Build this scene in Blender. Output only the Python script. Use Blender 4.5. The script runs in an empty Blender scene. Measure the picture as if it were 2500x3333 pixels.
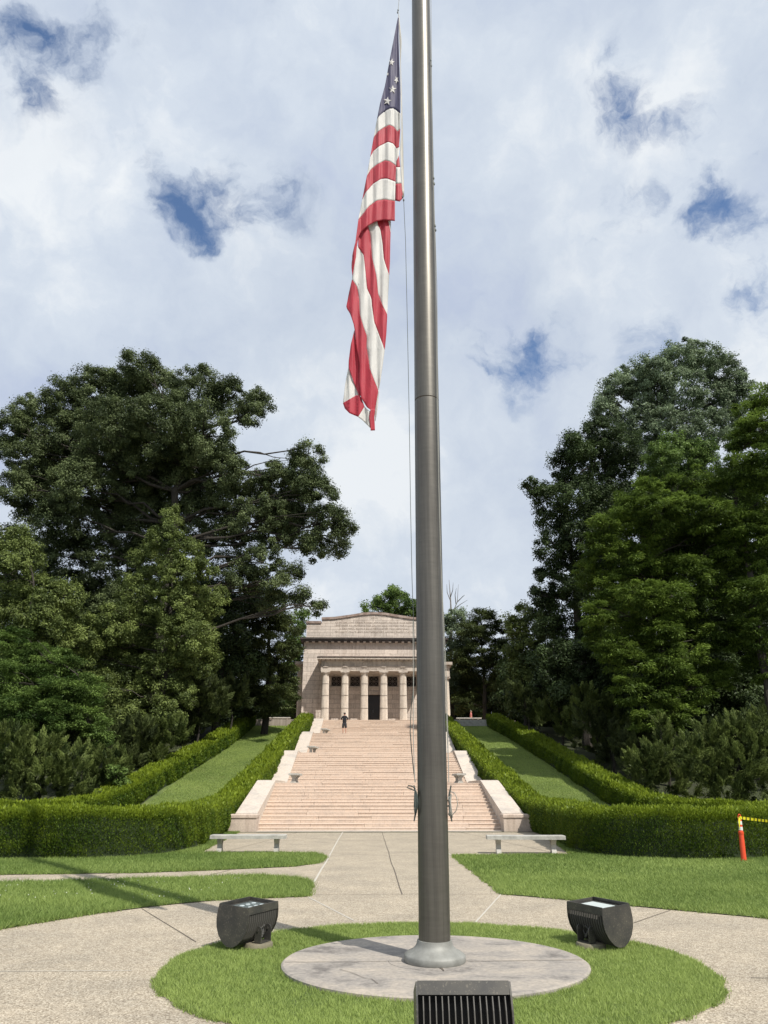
import bpy, math, random
import numpy as np
from mathutils import Vector, Matrix
R = math.radians
random.seed(7)
rng = np.random.default_rng(11)
C = bpy.context.scene.collection
scene = bpy.context.scene

# ------------------------------------------------------------------ camera
H = 1.6; FPX = 2311.0; PITCH = R(21.5); YAW = R(1.22)
cd = bpy.data.cameras.new('camera'); cam = bpy.data.objects.new('camera', cd); C.objects.link(cam)
cam.location = (0, 0, H)
cam.rotation_euler = (math.pi/2 + PITCH, 0, -YAW)
cd.sensor_fit = 'VERTICAL'; cd.sensor_height = 36.0; cd.lens = 36.0*FPX/3333.0
cd.clip_start = 0.1; cd.clip_end = 2000
scene.camera = cam
scene.view_settings.view_transform = 'Standard'; scene.view_settings.look = 'None'
scene.view_settings.exposure = 0.0; scene.view_settings.gamma = 1.0
scene.cycles.max_bounces = 6; scene.cycles.diffuse_bounces = 3; scene.cycles.glossy_bounces = 3
scene.cycles.transmission_bounces = 3; scene.cycles.transparent_max_bounces = 4
scene.cycles.use_denoising = True
scene.cycles.sample_clamp_indirect = 6

def ray(px, py):
    u = (px-1250)/FPX; v = -(py-1666.5)/FPX
    y = math.cos(PITCH)-v*math.sin(PITCH); z = math.sin(PITCH)+v*math.cos(PITCH); x = u
    return Vector((x*math.cos(YAW)+y*math.sin(YAW), -x*math.sin(YAW)+y*math.cos(YAW), z))
def at(px, py, Y):
    r = ray(px, py); return r*(Y/r.y)+Vector((0, 0, H))
S = 1.5069
def zc(Y, Z): return math.cos(PITCH)*Y+(Z-H)*math.sin(PITCH)

# ------------------------------------------------------------------ sun
EL = R(51); SH = Vector((-.617, .787, 0)).normalized()      # direction shadows fall
trav = Vector((SH.x*math.cos(EL), SH.y*math.cos(EL), -math.sin(EL)))
sd = bpy.data.lights.new('sun', 'SUN'); sd.energy = 5.0; sd.angle = R(.53); sd.color = (1, .95, .87)
sun = bpy.data.objects.new('sun', sd); C.objects.link(sun)
sun.rotation_euler = trav.to_track_quat('-Z', 'Y').to_euler()
sun.location = (20, -30, 60)

# ------------------------------------------------------------------ world: broken cloud over a clear sky
class NT:
    def __init__(s, tree): s.t = tree; s.n = tree.nodes; s.l = tree.links
    def new(s, typ, **kw):
        nd = s.n.new(typ)
        for k, v in kw.items():
            if k.startswith('i_'):
                key = k[2:]
                key = int(key) if key.isdigit() else key.replace('_', ' ')
                nd.inputs[key].default_value = v
            else: setattr(nd, k, v)
        return nd
    def link(s, a, b): s.l.new(a, b)
    def noise(s, vec, scale, detail=4, rough=.5, dist=0.):
        nd = s.new('ShaderNodeTexNoise'); nd.inputs['Scale'].default_value = scale
        nd.inputs['Detail'].default_value = detail; nd.inputs['Roughness'].default_value = rough
        nd.inputs['Distortion'].default_value = dist
        if vec is not None: s.link(vec, nd.inputs['Vector'])
        return nd
    def ramp(s, fac, stops, interp='LINEAR'):
        nd = s.new('ShaderNodeValToRGB'); cr = nd.color_ramp; cr.interpolation = interp
        while len(cr.elements) < len(stops): cr.elements.new(.5)
        for e, (p, c) in zip(cr.elements, stops):
            e.position = p; e.color = (*c, 1) if len(c) == 3 else c
        s.link(fac, nd.inputs['Fac']); return nd
    def math(s, op, a, b=None, c=None, clamp=False):
        nd = s.new('ShaderNodeMath', operation=op, use_clamp=clamp)
        for k, v in enumerate((a, b, c)):
            if v is None: continue
            if isinstance(v, (int, float)): nd.inputs[k].default_value = v
            else: s.link(v, nd.inputs[k])
        return nd.outputs[0]
    def vmath(s, op, a, b=None, scale=None):
        nd = s.new('ShaderNodeVectorMath', operation=op)
        for k, v in enumerate((a, b)):
            if v is None: continue
            if isinstance(v, (tuple, list, Vector)): nd.inputs[k].default_value = v
            else: s.link(v, nd.inputs[k])
        if scale is not None: nd.inputs['Scale'].default_value = scale
        return nd
    def mix(s, fac, a, b, blend='MIX'):
        nd = s.new('ShaderNodeMix', data_type='RGBA', blend_type=blend)
        for k, v in ((0, fac), (6, a), (7, b)):
            if isinstance(v, (int, float)): nd.inputs[k].default_value = v
            elif isinstance(v, tuple): nd.inputs[k].default_value = (*v, 1) if len(v) == 3 else v
            else: s.link(v, nd.inputs[k])
        return nd.outputs[2]

world = bpy.data.worlds.new('World'); scene.world = world; world.use_nodes = True
w = NT(world.node_tree); w.n.clear()
tc = w.new('ShaderNodeTexCoord')
sky = w.new('ShaderNodeTexSky', sky_type='NISHITA'); sky.sun_disc = False
sky.sun_elevation = EL; sky.sun_rotation = math.atan2(-SH.x, -SH.y); sky.air_density = 1.0; sky.dust_density = .1; sky.ozone_density = 4.0
D = tc.outputs['Generated']
warp = w.noise(D, 7, 6, .6)
wv = w.vmath('SUBTRACT', warp.outputs['Color'], (.5, .5, .5))
wv2 = w.vmath('SCALE', wv.outputs[0], scale=.10)
v2 = w.vmath('ADD', D, wv2.outputs[0])
v2 = w.vmath('NORMALIZE', v2.outputs[0]).outputs[0]
fine = w.noise(v2, 12, 9, .62, 0)
holes = [(75, 95, 75, .75), (35, 160, 55, .45), (190, 45, 60, .4), (380, 432, 44, .85), (425, 468, 48, 1.2), (480, 462, 44, .65), (530, 428, 48, .55), (610, 450, 50, .3),
         (1345, 205, 45, .62), (1385, 245, 42, .6), (1350, 150, 36, .3), (1560, 272, 55, .62), (1490, 430, 44, .55), (1565, 468, 40, .62), (1350, 455, 42, .5),
         (1345, 525, 36, .45), (1600, 500, 40, .4), (1110, 790, 58, .68), (1040, 745, 60, .4), (1200, 740, 60, .4), (1610, 670, 60, .65), (1400, 720, 50, .35),
         (270, 330, 55, .22), (1650, 560, 45, .4), (620, 60, 50, .12)]
hs = None
for hx, hy, hr, hw in holes:
    d = ray(hx*S, hy*S).normalized()
    ang = hr*S/FPX*.80
    dt = w.vmath('DOT_PRODUCT', v2, d).outputs['Value']
    mr = w.new('ShaderNodeMapRange')
    w.link(dt, mr.inputs['Value'])
    mr.inputs['From Min'].default_value = math.cos(ang*2.3); mr.inputs['From Max'].default_value = 1.0
    mr.inputs['To Max'].default_value = hw
    hs = mr.outputs[0] if hs is None else w.math('ADD', hs, mr.outputs[0])
fz = w.math('MULTIPLY_ADD', w.math('SUBTRACT', fine.outputs['Fac'], .5), 6.6, w.math('MULTIPLY', hs, 1.1))
rag = w.new('ShaderNodeMapRange', interpolation_type='SMOOTHSTEP'); w.link(fz, rag.inputs['Value'])
rag.inputs['From Min'].default_value = .25; rag.inputs['From Max'].default_value = 2.15; rag.inputs['To Max'].default_value = 1.0
near = w.new('ShaderNodeMapRange'); w.link(hs, near.inputs['Value']); near.inputs['From Max'].default_value = .45
hole = w.math('MULTIPLY', rag.outputs[0], near.outputs[0], clamp=True)
gen = w.noise(D, 2.6, 6, .55, .4)                                     # thin places over the rest of the dome
thin = w.new('ShaderNodeMapRange'); w.link(gen.outputs['Fac'], thin.inputs['Value'])
thin.inputs['From Min'].default_value = .50; thin.inputs['From Max'].default_value = .80; thin.inputs['To Max'].default_value = .35
hole = w.math('ADD', hole, w.math('MULTIPLY', thin.outputs[0], .5), clamp=True)
cn = w.noise(v2, 3.6, 9, .60, 0)
cloud = w.ramp(cn.outputs['Fac'], [(.34, (.50, .58, .76)), (.45, (.60, .68, .81)), (.54, (.69, .765, .87)), (.64, (.90, .94, .98))])
cn2 = w.noise(D, 1.4, 3, .5)
cloud2 = w.mix(w.math('MULTIPLY', cn2.outputs['Fac'], .35), cloud.outputs['Color'], (.62, .66, .70))
skyb = w.new('ShaderNodeVectorMath', operation='SCALE'); w.link(sky.outputs[0], skyb.inputs[0]); skyb.inputs['Scale'].default_value = .155
col = w.mix(hole, cloud2, skyb.outputs[0])
bg = w.new('ShaderNodeBackground'); w.link(col, bg.inputs['Color']); bg.inputs['Strength'].default_value = 1.0
wo = w.new('ShaderNodeOutputWorld'); w.link(bg.outputs[0], wo.inputs['Surface'])

# ------------------------------------------------------------------ materials
def mat(name, build=None, base=(.5, .5, .5), rough=.7, metal=0., spec=.5):
    m = bpy.data.materials.new(name); m.use_nodes = True
    t = NT(m.node_tree); b = t.n['Principled BSDF']
    b.inputs['Base Color'].default_value = (*base, 1); b.inputs['Roughness'].default_value = rough
    b.inputs['Metallic'].default_value = metal; b.inputs['Specular IOR Level'].default_value = spec
    if build: build(t, b)
    return m
def bump(t, b, h, strength=.3, dist=.01):
    bm = t.new('ShaderNodeBump'); bm.inputs['Strength'].default_value = strength; bm.inputs['Distance'].default_value = dist
    t.link(h, bm.inputs['Height']); t.link(bm.outputs[0], b.inputs['Normal'])
def geo_pos(t): return t.new('ShaderNodeNewGeometry').outputs['Position']

def leaf_mat(name, dark, light, trans=.28, rough=.55):
    def f(t, b):
        a = t.new('ShaderNodeAttribute', attribute_name='tint')
        r = t.ramp(a.outputs['Fac'], [(0, dark), (1, light)])
        t.link(r.outputs[0], b.inputs['Base Color']); b.inputs['Roughness'].default_value = rough
        b.inputs['Specular IOR Level'].default_value = .22
        tr = t.new('ShaderNodeBsdfTranslucent'); t.link(r.outputs[0], tr.inputs['Color'])
        mx = t.new('ShaderNodeMixShader'); mx.inputs[0].default_value = trans
        t.link(b.outputs[0], mx.inputs[1]); t.link(tr.outputs[0], mx.inputs[2])
        t.link(mx.outputs[0], t.n['Material Output'].inputs['Surface'])
    return mat(name, f)

def paving(t, b):
    p = geo_pos(t)
    v = t.new('ShaderNodeTexVoronoi'); v.inputs['Scale'].default_value = 88; t.link(p, v.inputs['Vector'])
    bw = t.new('ShaderNodeRGBToBW'); t.link(v.outputs['Color'], bw.inputs[0])
    peb = t.ramp(bw.outputs[0], [(.08, (.18, .145, .105)), (.35, (.325, .275, .21)), (.6, (.42, .365, .285)), (.88, (.60, .54, .44))])
    n = t.noise(p, 1.1, 5, .6); n2 = t.noise(p, 9, 4, .6)
    big = t.ramp(n.outputs['Fac'], [(.3, (.80, .80, .79)), (.7, (1.08, 1.06, 1.02))])
    c = t.mix(1., peb.outputs[0], big.outputs[0], 'MULTIPLY')
    sm = t.ramp(n2.outputs['Fac'], [(.3, (.88, .88, .88)), (.7, (1.08, 1.07, 1.05))])
    c = t.mix(1., c, sm.outputs[0], 'MULTIPLY')
    t.link(c, b.inputs['Base Color']); b.inputs['Roughness'].default_value = .9
    bump(t, b, v.outputs['Distance'], .5, .004)
M = {}
M['paving'] = mat('exposed aggregate', paving)
def disc(t, b):
    p = geo_pos(t); mq = t.new('ShaderNodeMapping'); mq.inputs['Scale'].default_value = (1, 1.5, 1); t.link(p, mq.inputs['Vector']); n = t.noise(mq.outputs[0], 1.5, 8, .68, .4); n2 = t.noise(p, 22, 5, .65)
    c = t.ramp(n.outputs['Fac'], [(.34, (.17, .155, .14)), (.45, (.31, .285, .255)), (.56, (.38, .34, .29)), (.70, (.48, .42, .345))])
    s = t.ramp(n2.outputs['Fac'], [(.3, (.74, .74, .75)), (.65, (1.08, 1.06, 1.04))])
    t.link(t.mix(1., c.outputs[0], s.outputs[0], 'MULTIPLY'), b.inputs['Base Color']); b.inputs['Roughness'].default_value = .9
    bump(t, b, n2.outputs['Fac'], .25, .006)
M['disc'] = mat('weathered concrete', disc)
def granite(base, var, dirt, scale=1., block=None, dirt_hi=.72, streak=.83):
    def f(t, b):
        p = geo_pos(t)
        a = t.new('ShaderNodeAttribute', attribute_name='tint')
        n = t.noise(p, 1.3*scale, 6, .6, .5); n2 = t.noise(p, 14*scale, 6, .7)
        c = t.mix(a.outputs['Fac'], base, var)
        s = t.ramp(n2.outputs['Fac'], [(.28, (.70, .68, .67)), (.5, (.97, .97, .97)), (.75, (1.1, 1.09, 1.07))])
        c = t.mix(1., c, s.outputs[0], 'MULTIPLY')
        d = t.ramp(n.outputs['Fac'], [(.50, (0, 0, 0)), (dirt_hi, (.8, .8, .8))])
        c = t.mix(d.outputs[0], c, dirt)
        ms = t.new('ShaderNodeMapping'); ms.inputs['Scale'].default_value = (2.6, 2.6, .22); t.link(p, ms.inputs['Vector']); ns = t.noise(ms.outputs[0], 1.6, 6, .68)
        st_ = t.ramp(ns.outputs['Fac'], [(.36, (streak, streak*.975, streak*.95)), (.52, (1., 1., 1.)), (.75, (1.04, 1.04, 1.03))]); c = t.mix(1., c, st_.outputs[0], 'MULTIPLY')
        if block:
            mp = t.new('ShaderNodeSeparateXYZ'); t.link(p, mp.inputs[0])
            cb = t.new('ShaderNodeCombineXYZ')
            t.link(t.math('ADD', mp.outputs['X'], mp.outputs['Y']), cb.inputs['X']); t.link(t.math('ADD', mp.outputs['Z'], block[2]), cb.inputs['Y'])
            br = t.new('ShaderNodeTexBrick'); t.link(cb.outputs[0], br.inputs['Vector'])
            br.inputs['Scale'].default_value = 1; br.inputs['Brick Width'].default_value = block[0]; br.inputs['Row Height'].default_value = block[1]
            br.inputs['Mortar Size'].default_value = .018; br.inputs['Mortar Smooth'].default_value = .2
            br.inputs['Color1'].default_value = (.88, .87, .86, 1); br.inputs['Color2'].default_value = (1.08, 1.06, 1.04, 1); br.inputs['Mortar'].default_value = (.52, .48, .45, 1)
            c = t.mix(1., c, br.outputs['Color'], 'MULTIPLY')
            bump(t, b, t.math('SUBTRACT', 1., br.outputs['Fac']), .4, .02)
        else:
            bump(t, b, n2.outputs['Fac'], .15, .01)
        t.link(c, b.inputs['Base Color']); b.inputs['Roughness'].default_value = .82
    return f
M['step'] = mat('pink granite steps', granite((.63, .505, .41), (.55, .44, .35), (.36, .295, .25), 1., None, .95, 1.))
M['cheek'] = mat('pale granite', granite((.60, .53, .455), (.55, .475, .40), (.33, .31, .29), .8, None, .80, .95))
M['pier'] = mat('pier granite', granite((.58, .48, .40), (.55, .45, .37), (.30, .25, .21), 1.2))
M['wall'] = mat('granite block wall', granite((.69, .615, .55), (.64, .565, .495), (.33, .27, .23), .6, (1.35, .46, .04), .95))
M['attic'] = mat('granite attic', granite((.69, .615, .55), (.64, .565, .495), (.32, .27, .24), .8, (1.2, .342, .03), .95))
M['trim'] = mat('granite trim', granite((.62, .55, .475), (.58, .50, .43), (.30, .26, .23), .9))
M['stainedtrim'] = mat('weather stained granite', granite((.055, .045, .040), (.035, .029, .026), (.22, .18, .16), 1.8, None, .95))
M['coping'] = mat('red brown stained coping', granite((.40, .32, .275), (.30, .215, .18), (.13, .085, .07), 1.1))
M['column'] = mat('granite column', granite((.72, .64, .55), (.68, .60, .51), (.36, .31, .27), 1., None, .9))
def retw(t, b):
    p = geo_pos(t); mp = t.new('ShaderNodeMapping'); mp.inputs['Scale'].default_value = (3.2, 1, .35); t.link(p, mp.inputs['Vector'])
    n = t.noise(mp.outputs[0], 1.5, 6, .7)
    c = t.ramp(n.outputs['Fac'], [(.3, (.14, .12, .10)), (.5, (.34, .285, .24)), (.7, (.45, .39, .33))])
    t.link(c.outputs[0], b.inputs['Base Color']); b.inputs['Roughness'].default_value = .9
M['retain'] = mat('streaked stone', retw)
def benchm(t, b):
    p = geo_pos(t); n = t.noise(p, 3.5, 6, .65); n2 = t.noise(p, 40, 4, .6)
    c = t.ramp(n.outputs['Fac'], [(.3, (.27, .26, .235)), (.5, (.42, .405, .365)), (.7, (.52, .50, .45))])
    s = t.ramp(n2.outputs['Fac'], [(.3, (.8, .8, .8)), (.7, (1.08, 1.08, 1.08))])
    t.link(t.mix(1., c.outputs[0], s.outputs[0], 'MULTIPLY'), b.inputs['Base Color']); b.inputs['Roughness'].default_value = .85
    bump(t, b, n2.outputs['Fac'], .2, .005)
M['bench'] = mat('bench stone', benchm)
def lawn(t, b):
    p = geo_pos(t); n = t.noise(p, .8, 5, .6); n2 = t.noise(p, 30, 4, .7)
    c = t.ramp(n.outputs['Fac'], [(.3, (.08, .12, .030)), (.5, (.13, .18, .048)), (.7, (.21, .24, .085))])
    s = t.ramp(n2.outputs['Fac'], [(.3, (.5, .5, .5)), (.7, (1.25, 1.2, 1.1))])
    t.link(t.mix(1., c.outputs[0], s.outputs[0], 'MULTIPLY'), b.inputs['Base Color']); b.inputs['Roughness'].default_value = .95
    bump(t, b, n2.outputs['Fac'], .6, .03)
M['lawn'] = mat('lawn turf', lawn)
def floor_(t, b):
    p = geo_pos(t); n = t.noise(p, .5, 5, .6); n2 = t.noise(p, 12, 5, .7)
    c = t.ramp(n.outputs['Fac'], [(.35, (.030, .036, .014)), (.55, (.04, .055, .016)), (.75, (.06, .07, .026))])
    s = t.ramp(n2.outputs['Fac'], [(.3, (.55, .5, .5)), (.7, (1.2, 1.15, 1.1))])
    t.link(t.mix(1., c.outputs[0], s.outputs[0], 'MULTIPLY'), b.inputs['Base Color']); b.inputs['Roughness'].default_value = .95
M['ground'] = mat('rough ground', floor_)
M['blade'] = leaf_mat('grass blades', (.085, .155, .030), (.36, .45, .13), .35, .55)
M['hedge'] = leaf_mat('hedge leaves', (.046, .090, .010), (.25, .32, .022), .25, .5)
M['twigs'] = mat('hedge twigs', base=(.020, .034, .008), rough=.95)
def bark(t, b):
    p = geo_pos(t); mp = t.new('ShaderNodeMapping'); mp.inputs['Scale'].default_value = (4, 4, .8); t.link(p, mp.inputs['Vector'])
    n = t.noise(mp.outputs[0], 2.2, 6, .7)
    c = t.ramp(n.outputs['Fac'], [(.3, (.022, .018, .013)), (.55, (.045, .038, .030)), (.75, (.085, .075, .062))])
    t.link(c.outputs[0], b.inputs['Base Color']); b.inputs['Roughness'].default_value = .95; bump(t, b, n.outputs['Fac'], .7, .05)
M['bark'] = mat('bark', bark)
M['palebark'] = mat('pale dead wood', base=(.22, .20, .18), rough=.9)
def polem(t, b):
    p = geo_pos(t); mp = t.new('ShaderNodeMapping'); mp.inputs['Scale'].default_value = (1.5, 1.5, 14); t.link(p, mp.inputs['Vector'])
    n = t.noise(mp.outputs[0], 3, 8, .7); n2 = t.noise(p, .9, 4, .6)
    c = t.ramp(n.outputs['Fac'], [(.3, (.130, .125, .113)), (.55, (.142, .136, .123)), (.75, (.158, .151, .137))])
    c2 = t.ramp(n2.outputs['Fac'], [(.35, (.90, .88, .86)), (.7, (1.08, 1.07, 1.04))])
    t.link(t.mix(1., c.outputs[0], c2.outputs[0], 'MULTIPLY'), b.inputs['Base Color'])
    mp2 = t.new('ShaderNodeMapping'); mp2.inputs['Scale'].default_value = (14, 14, .35); t.link(p, mp2.inputs['Vector']); n3 = t.noise(mp2.outputs[0], 2, 6, .65)
    c3 = t.ramp(n3.outputs['Fac'], [(.35, (.78, .77, .76)), (.6, (1.05, 1.04, 1.02))]); t.link(t.mix(1., b.inputs['Base Color'].links[0].from_socket, c3.outputs[0], 'MULTIPLY'), b.inputs['Base Color'])
    r = t.ramp(n.outputs['Fac'], [(.3, (.38, .38, .38)), (.7, (.43, .43, .43))]); t.link(r.outputs[0], b.inputs['Roughness'])
    b.inputs['Metallic'].default_value = .62
    bump(t, b, n.outputs['Fac'], .05, .002)
M['pole'] = mat('brushed bronze aluminium', polem)
M['collar'] = mat('dull cast aluminium', lambda t, b: t.link(t.ramp(t.noise(geo_pos(t), 9, 5, .6).outputs['Fac'], [(.3, (.20, .20, .18)), (.7, (.30, .30, .275))]).outputs[0], b.inputs['Base Color']), rough=.62, metal=.2)
M['rope'] = mat('grey rope', base=(.30, .30, .27), rough=.85)
M['darkrope'] = mat('dark rope', base=(.06, .075, .07), rough=.8)
M['steel'] = mat('cast fittings', base=(.12, .13, .12), rough=.5, metal=.6)
def cloth(base):
    def f(t, b):
        n = t.noise(geo_pos(t), 3.5, 5, .6)
        s = t.ramp(n.outputs['Fac'], [(.3, (.88, .88, .88)), (.7, (1.06, 1.06, 1.06))])
        c = t.mix(1., base, s.outputs[0], 'MULTIPLY'); t.link(c, b.inputs['Base Color'])
        mpf = t.new('ShaderNodeMapping'); mpf.inputs['Scale'].default_value = (26, 26, 2.2); t.link(geo_pos(t), mpf.inputs['Vector']); nf = t.noise(mpf.outputs[0], 1.0, 4, .6); bump(t, b, nf.outputs['Fac'], .35, .02)
        b.inputs['Roughness'].default_value = .62; b.inputs['Sheen Weight'].default_value = .2
        tr = t.new('ShaderNodeBsdfTranslucent'); t.link(c, tr.inputs['Color'])
        mx = t.new('ShaderNodeMixShader'); mx.inputs[0].default_value = .3
        t.link(b.outputs[0], mx.inputs[1]); t.link(tr.outputs[0], mx.inputs[2]); t.link(mx.outputs[0], t.n['Material Output'].inputs['Surface'])
    return f
M['flagred'] = mat('red nylon', cloth((.50, .028, .055)))
M['flagwhite'] = mat('white nylon', cloth((.74, .73, .70)))
M['flagblue'] = mat('navy nylon', cloth((.062, .058, .135)))
M['canvas'] = mat('canvas header', cloth((.68, .66, .60)))
def black_alu(t, b):
    p = geo_pos(t); n = t.noise(p, 60, 4, .7); n2 = t.noise(p, 5, 4, .6)
    sp = t.ramp(n.outputs['Fac'], [(.56, (.040, .039, .036)), (.72, (.13, .12, .10))])
    d = t.ramp(n2.outputs['Fac'], [(.35, (.8, .8, .8)), (.7, (1.7, 1.6, 1.4))])
    t.link(t.mix(1., sp.outputs[0], d.outputs[0], 'MULTIPLY'), b.inputs['Base Color']); b.inputs['Roughness'].default_value = .5
M['black'] = mat('dusty black housing', black_alu)
M['fin'] = mat('grey cooling fins', base=(.10, .095, .085), rough=.5)
M['void'] = mat('matt black core', base=(.012, .012, .012), rough=.8)
M['lens'] = mat('flat glass', base=(.16, .19, .19), rough=.12, spec=.8)
M['lenswhite'] = mat('frosted glass', base=(.62, .68, .66), rough=.3, spec=.6)
M['led'] = mat('led dome', base=(.45, .5, .5), rough=.1, spec=1.)
M['footing'] = mat('mossy concrete', granite((.24, .21, .15), (.20, .18, .12), (.12, .11, .07), 4))
M['joint'] = mat('pale sealant', base=(.50, .47, .41), rough=.9)
M['crack'] = mat('dark joint', base=(.11, .09, .07), rough=.95)
M['orange'] = mat('orange plastic', base=(.80, .085, .03), rough=.45)
M['reflect'] = mat('reflective white', base=(.72, .76, .74), rough=.4)
def tape(t, b):
    p = geo_pos(t); wv = t.new('ShaderNodeTexWave'); wv.inputs['Scale'].default_value = 3.2; wv.inputs['Distortion'].default_value = 3; t.link(p, wv.inputs['Vector'])
    c = t.ramp(wv.outputs['Fac'], [(.72, (.80, .72, .03)), (.78, (.05, .05, .02))]); t.link(c.outputs[0], b.inputs['Base Color']); b.inputs['Roughness'].default_value = .4
M['tape'] = mat('yellow tape', tape)
M['skin'] = mat('skin', base=(.50, .27, .19), rough=.6)
M['blackcloth'] = mat('black cotton', base=(.012, .013, .016), rough=.9)
M['darkshorts'] = mat('charcoal shorts', base=(.028, .030, .036), rough=.9)
M['pinkcloth'] = mat('salmon cotton', base=(.62, .22, .20), rough=.9)
M['hair'] = mat('dark hair', base=(.03, .02, .015), rough=.8)
M['greyhair'] = mat('grey hair', base=(.25, .2, .17), rough=.8)
M['eye'] = mat('eye', base=(.03, .02, .02), rough=.2)
M['darkdoor'] = mat('dark bronze door', base=(.020, .017, .016), rough=.5)
M['grille'] = mat('dark bronze grille', base=(.17, .145, .13), rough=.6)
M['letters'] = mat('incised letters', base=(.26, .21, .17), rough=.9)

# ------------------------------------------------------------------ mesh helpers
def set_tint(me, arr):
    a = me.attributes.new('tint', 'FLOAT', 'FACE'); a.data.foreach_set('value', np.asarray(arr, np.float32))
def link(o, parent=None):
    C.objects.link(o)
    if parent is not None: o.parent = parent
    return o
def world_origin(o):
    v = Vector((0, 0, 0))
    while o is not None: v += o.location; o = o.parent
    return v
def tag(o, label=None, cat=None, group=None, kind=None):
    if label: o['label'] = label
    if cat: o['category'] = cat
    if group: o['group'] = group
    if kind: o['kind'] = kind
    return o
def thing(name, label, cat, loc=(0, 0, 0), group=None):
    o = bpy.data.objects.new(name, None); o.location = loc; o.empty_display_size = .2
    C.objects.link(o); return tag(o, label, cat, group)

class MB:
    def __init__(s): s.v = []; s.f = []; s.t = []
    def add(s, vs, fs, tint=None):
        o = len(s.v); s.v += [tuple(v) for v in vs]
        tt = random.random() if tint is None else tint
        for f in fs: s.f.append(tuple(i+o for i in f)); s.t.append(tt)
    def box(s, x0, x1, y0, y1, z0, z1, tint=None, bev=0.):
        if bev > 0:      # chamfer the top edges
            b = bev
            vs = [(x0, y0, z0), (x1, y0, z0), (x1, y1, z0), (x0, y1, z0), (x0, y0, z1-b), (x1, y0, z1-b), (x1, y1, z1-b), (x0, y1, z1-b),
                  (x0+b, y0+b, z1), (x1-b, y0+b, z1), (x1-b, y1-b, z1), (x0+b, y1-b, z1)]
            fs = [(3, 2, 1, 0), (0, 1, 5, 4), (1, 2, 6, 5), (2, 3, 7, 6), (3, 0, 4, 7), (4, 5, 9, 8), (5, 6, 10, 9), (6, 7, 11, 10), (7, 4, 8, 11), (8, 9, 10, 11)]
            s.add(vs, fs, tint); return
        vs = [(x, y, z) for z in (z0, z1) for x, y in ((x0, y0), (x1, y0), (x1, y1), (x0, y1))]
        s.add(vs, [(3, 2, 1, 0), (4, 5, 6, 7), (0, 1, 5, 4), (1, 2, 6, 5), (2, 3, 7, 6), (3, 0, 4, 7)], tint)
    def prism(s, poly, d0, d1, axis='x', tint=None):
        n = len(poly)
        def P(a, b, d): return {'x': (d, a, b), 'y': (a, d, b), 'z': (a, b, d)}[axis]
        vs = [P(a, b, d0) for a, b in poly]+[P(a, b, d1) for a, b in poly]
        s.add(vs, [tuple(range(n))[::-1], tuple(range(n, 2*n))]+[(i, (i+1) % n, n+(i+1) % n, n+i) for i in range(n)], tint)
    def lathe(s, prof, c=(0, 0, 0), n=32, mod=None, tint=None, ysc=1.):
        vs = []; fs = []
        for r, z in prof:
            for k in range(n):
                a = 2*math.pi*k/n; rr = r*(mod(a, z) if mod else 1)
                vs.append((c[0]+rr*math.cos(a), c[1]+rr*math.sin(a)*ysc, c[2]+z))
        for j in range(len(prof)-1):
            for k in range(n): k2 = (k+1) % n; fs.append((j*n+k, j*n+k2, (j+1)*n+k2, (j+1)*n+k))
        fs.append(tuple(range(n))[::-1]); fs.append(tuple((len(prof)-1)*n+k for k in range(n)))
        s.add(vs, fs, tint)
    def tube(s, pts, rad, n=8, tint=None):
        pts = [Vector(p) for p in pts]; rads = rad if isinstance(rad, (list, tuple)) else [rad]*len(pts)
        vs = []; fs = []; up = Vector((.3, .2, 1))
        for i, p in enumerate(pts):
            d = (pts[min(i+1, len(pts)-1)]-pts[max(i-1, 0)]).normalized()
            a = d.cross(up if abs(d.dot(up.normalized())) < .95 else Vector((1, 0, 0))).normalized(); b = d.cross(a).normalized()
            for k in range(n):
                t = 2*math.pi*k/n; vs.append(p+(a*math.cos(t)+b*math.sin(t))*rads[i])
        for j in range(len(pts)-1):
            for k in range(n): k2 = (k+1) % n; fs.append((j*n+k, j*n+k2, (j+1)*n+k2, (j+1)*n+k))
        fs.append(tuple(range(n))); fs.append(tuple((len(pts)-1)*n+k for k in range(n))[::-1])
        s.add(vs, fs, tint)
    def sphere(s, c, r, n=10, sq=(1, 1, 1)):
        prof = [(max(1e-4, math.sin(math.pi*j/n)), -math.cos(math.pi*j/n)) for j in range(n+1)]
        m = 2*n; vs = []; fs = []
        for pr, pz in prof:
            for k in range(m):
                a = 2*math.pi*k/m; vs.append((c[0]+r*sq[0]*pr*math.cos(a), c[1]+r*sq[1]*pr*math.sin(a), c[2]+r*sq[2]*pz))
        for j in range(n):
            for k in range(m): k2 = (k+1) % m; fs.append((j*m+k, j*m+k2, (j+1)*m+k2, (j+1)*m+k))
        s.add(vs, fs)
    def build(s, name, m, parent=None, smooth=False, local=False):
        off = Vector((0, 0, 0)) if (parent is None or local) else world_origin(parent)
        me = bpy.data.meshes.new(name)
        me.from_pydata([(v[0]-off.x, v[1]-off.y, v[2]-off.z) for v in s.v], [], s.f)
        set_tint(me, s.t); me.materials.append(m); me.update()
        if smooth:
            me.polygons.foreach_set('use_smooth', [True]*len(me.polygons))
            try: me.set_sharp_from_angle(angle=R(40))
            except Exception: pass
        return link(bpy.data.objects.new(name, me), parent)

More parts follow.
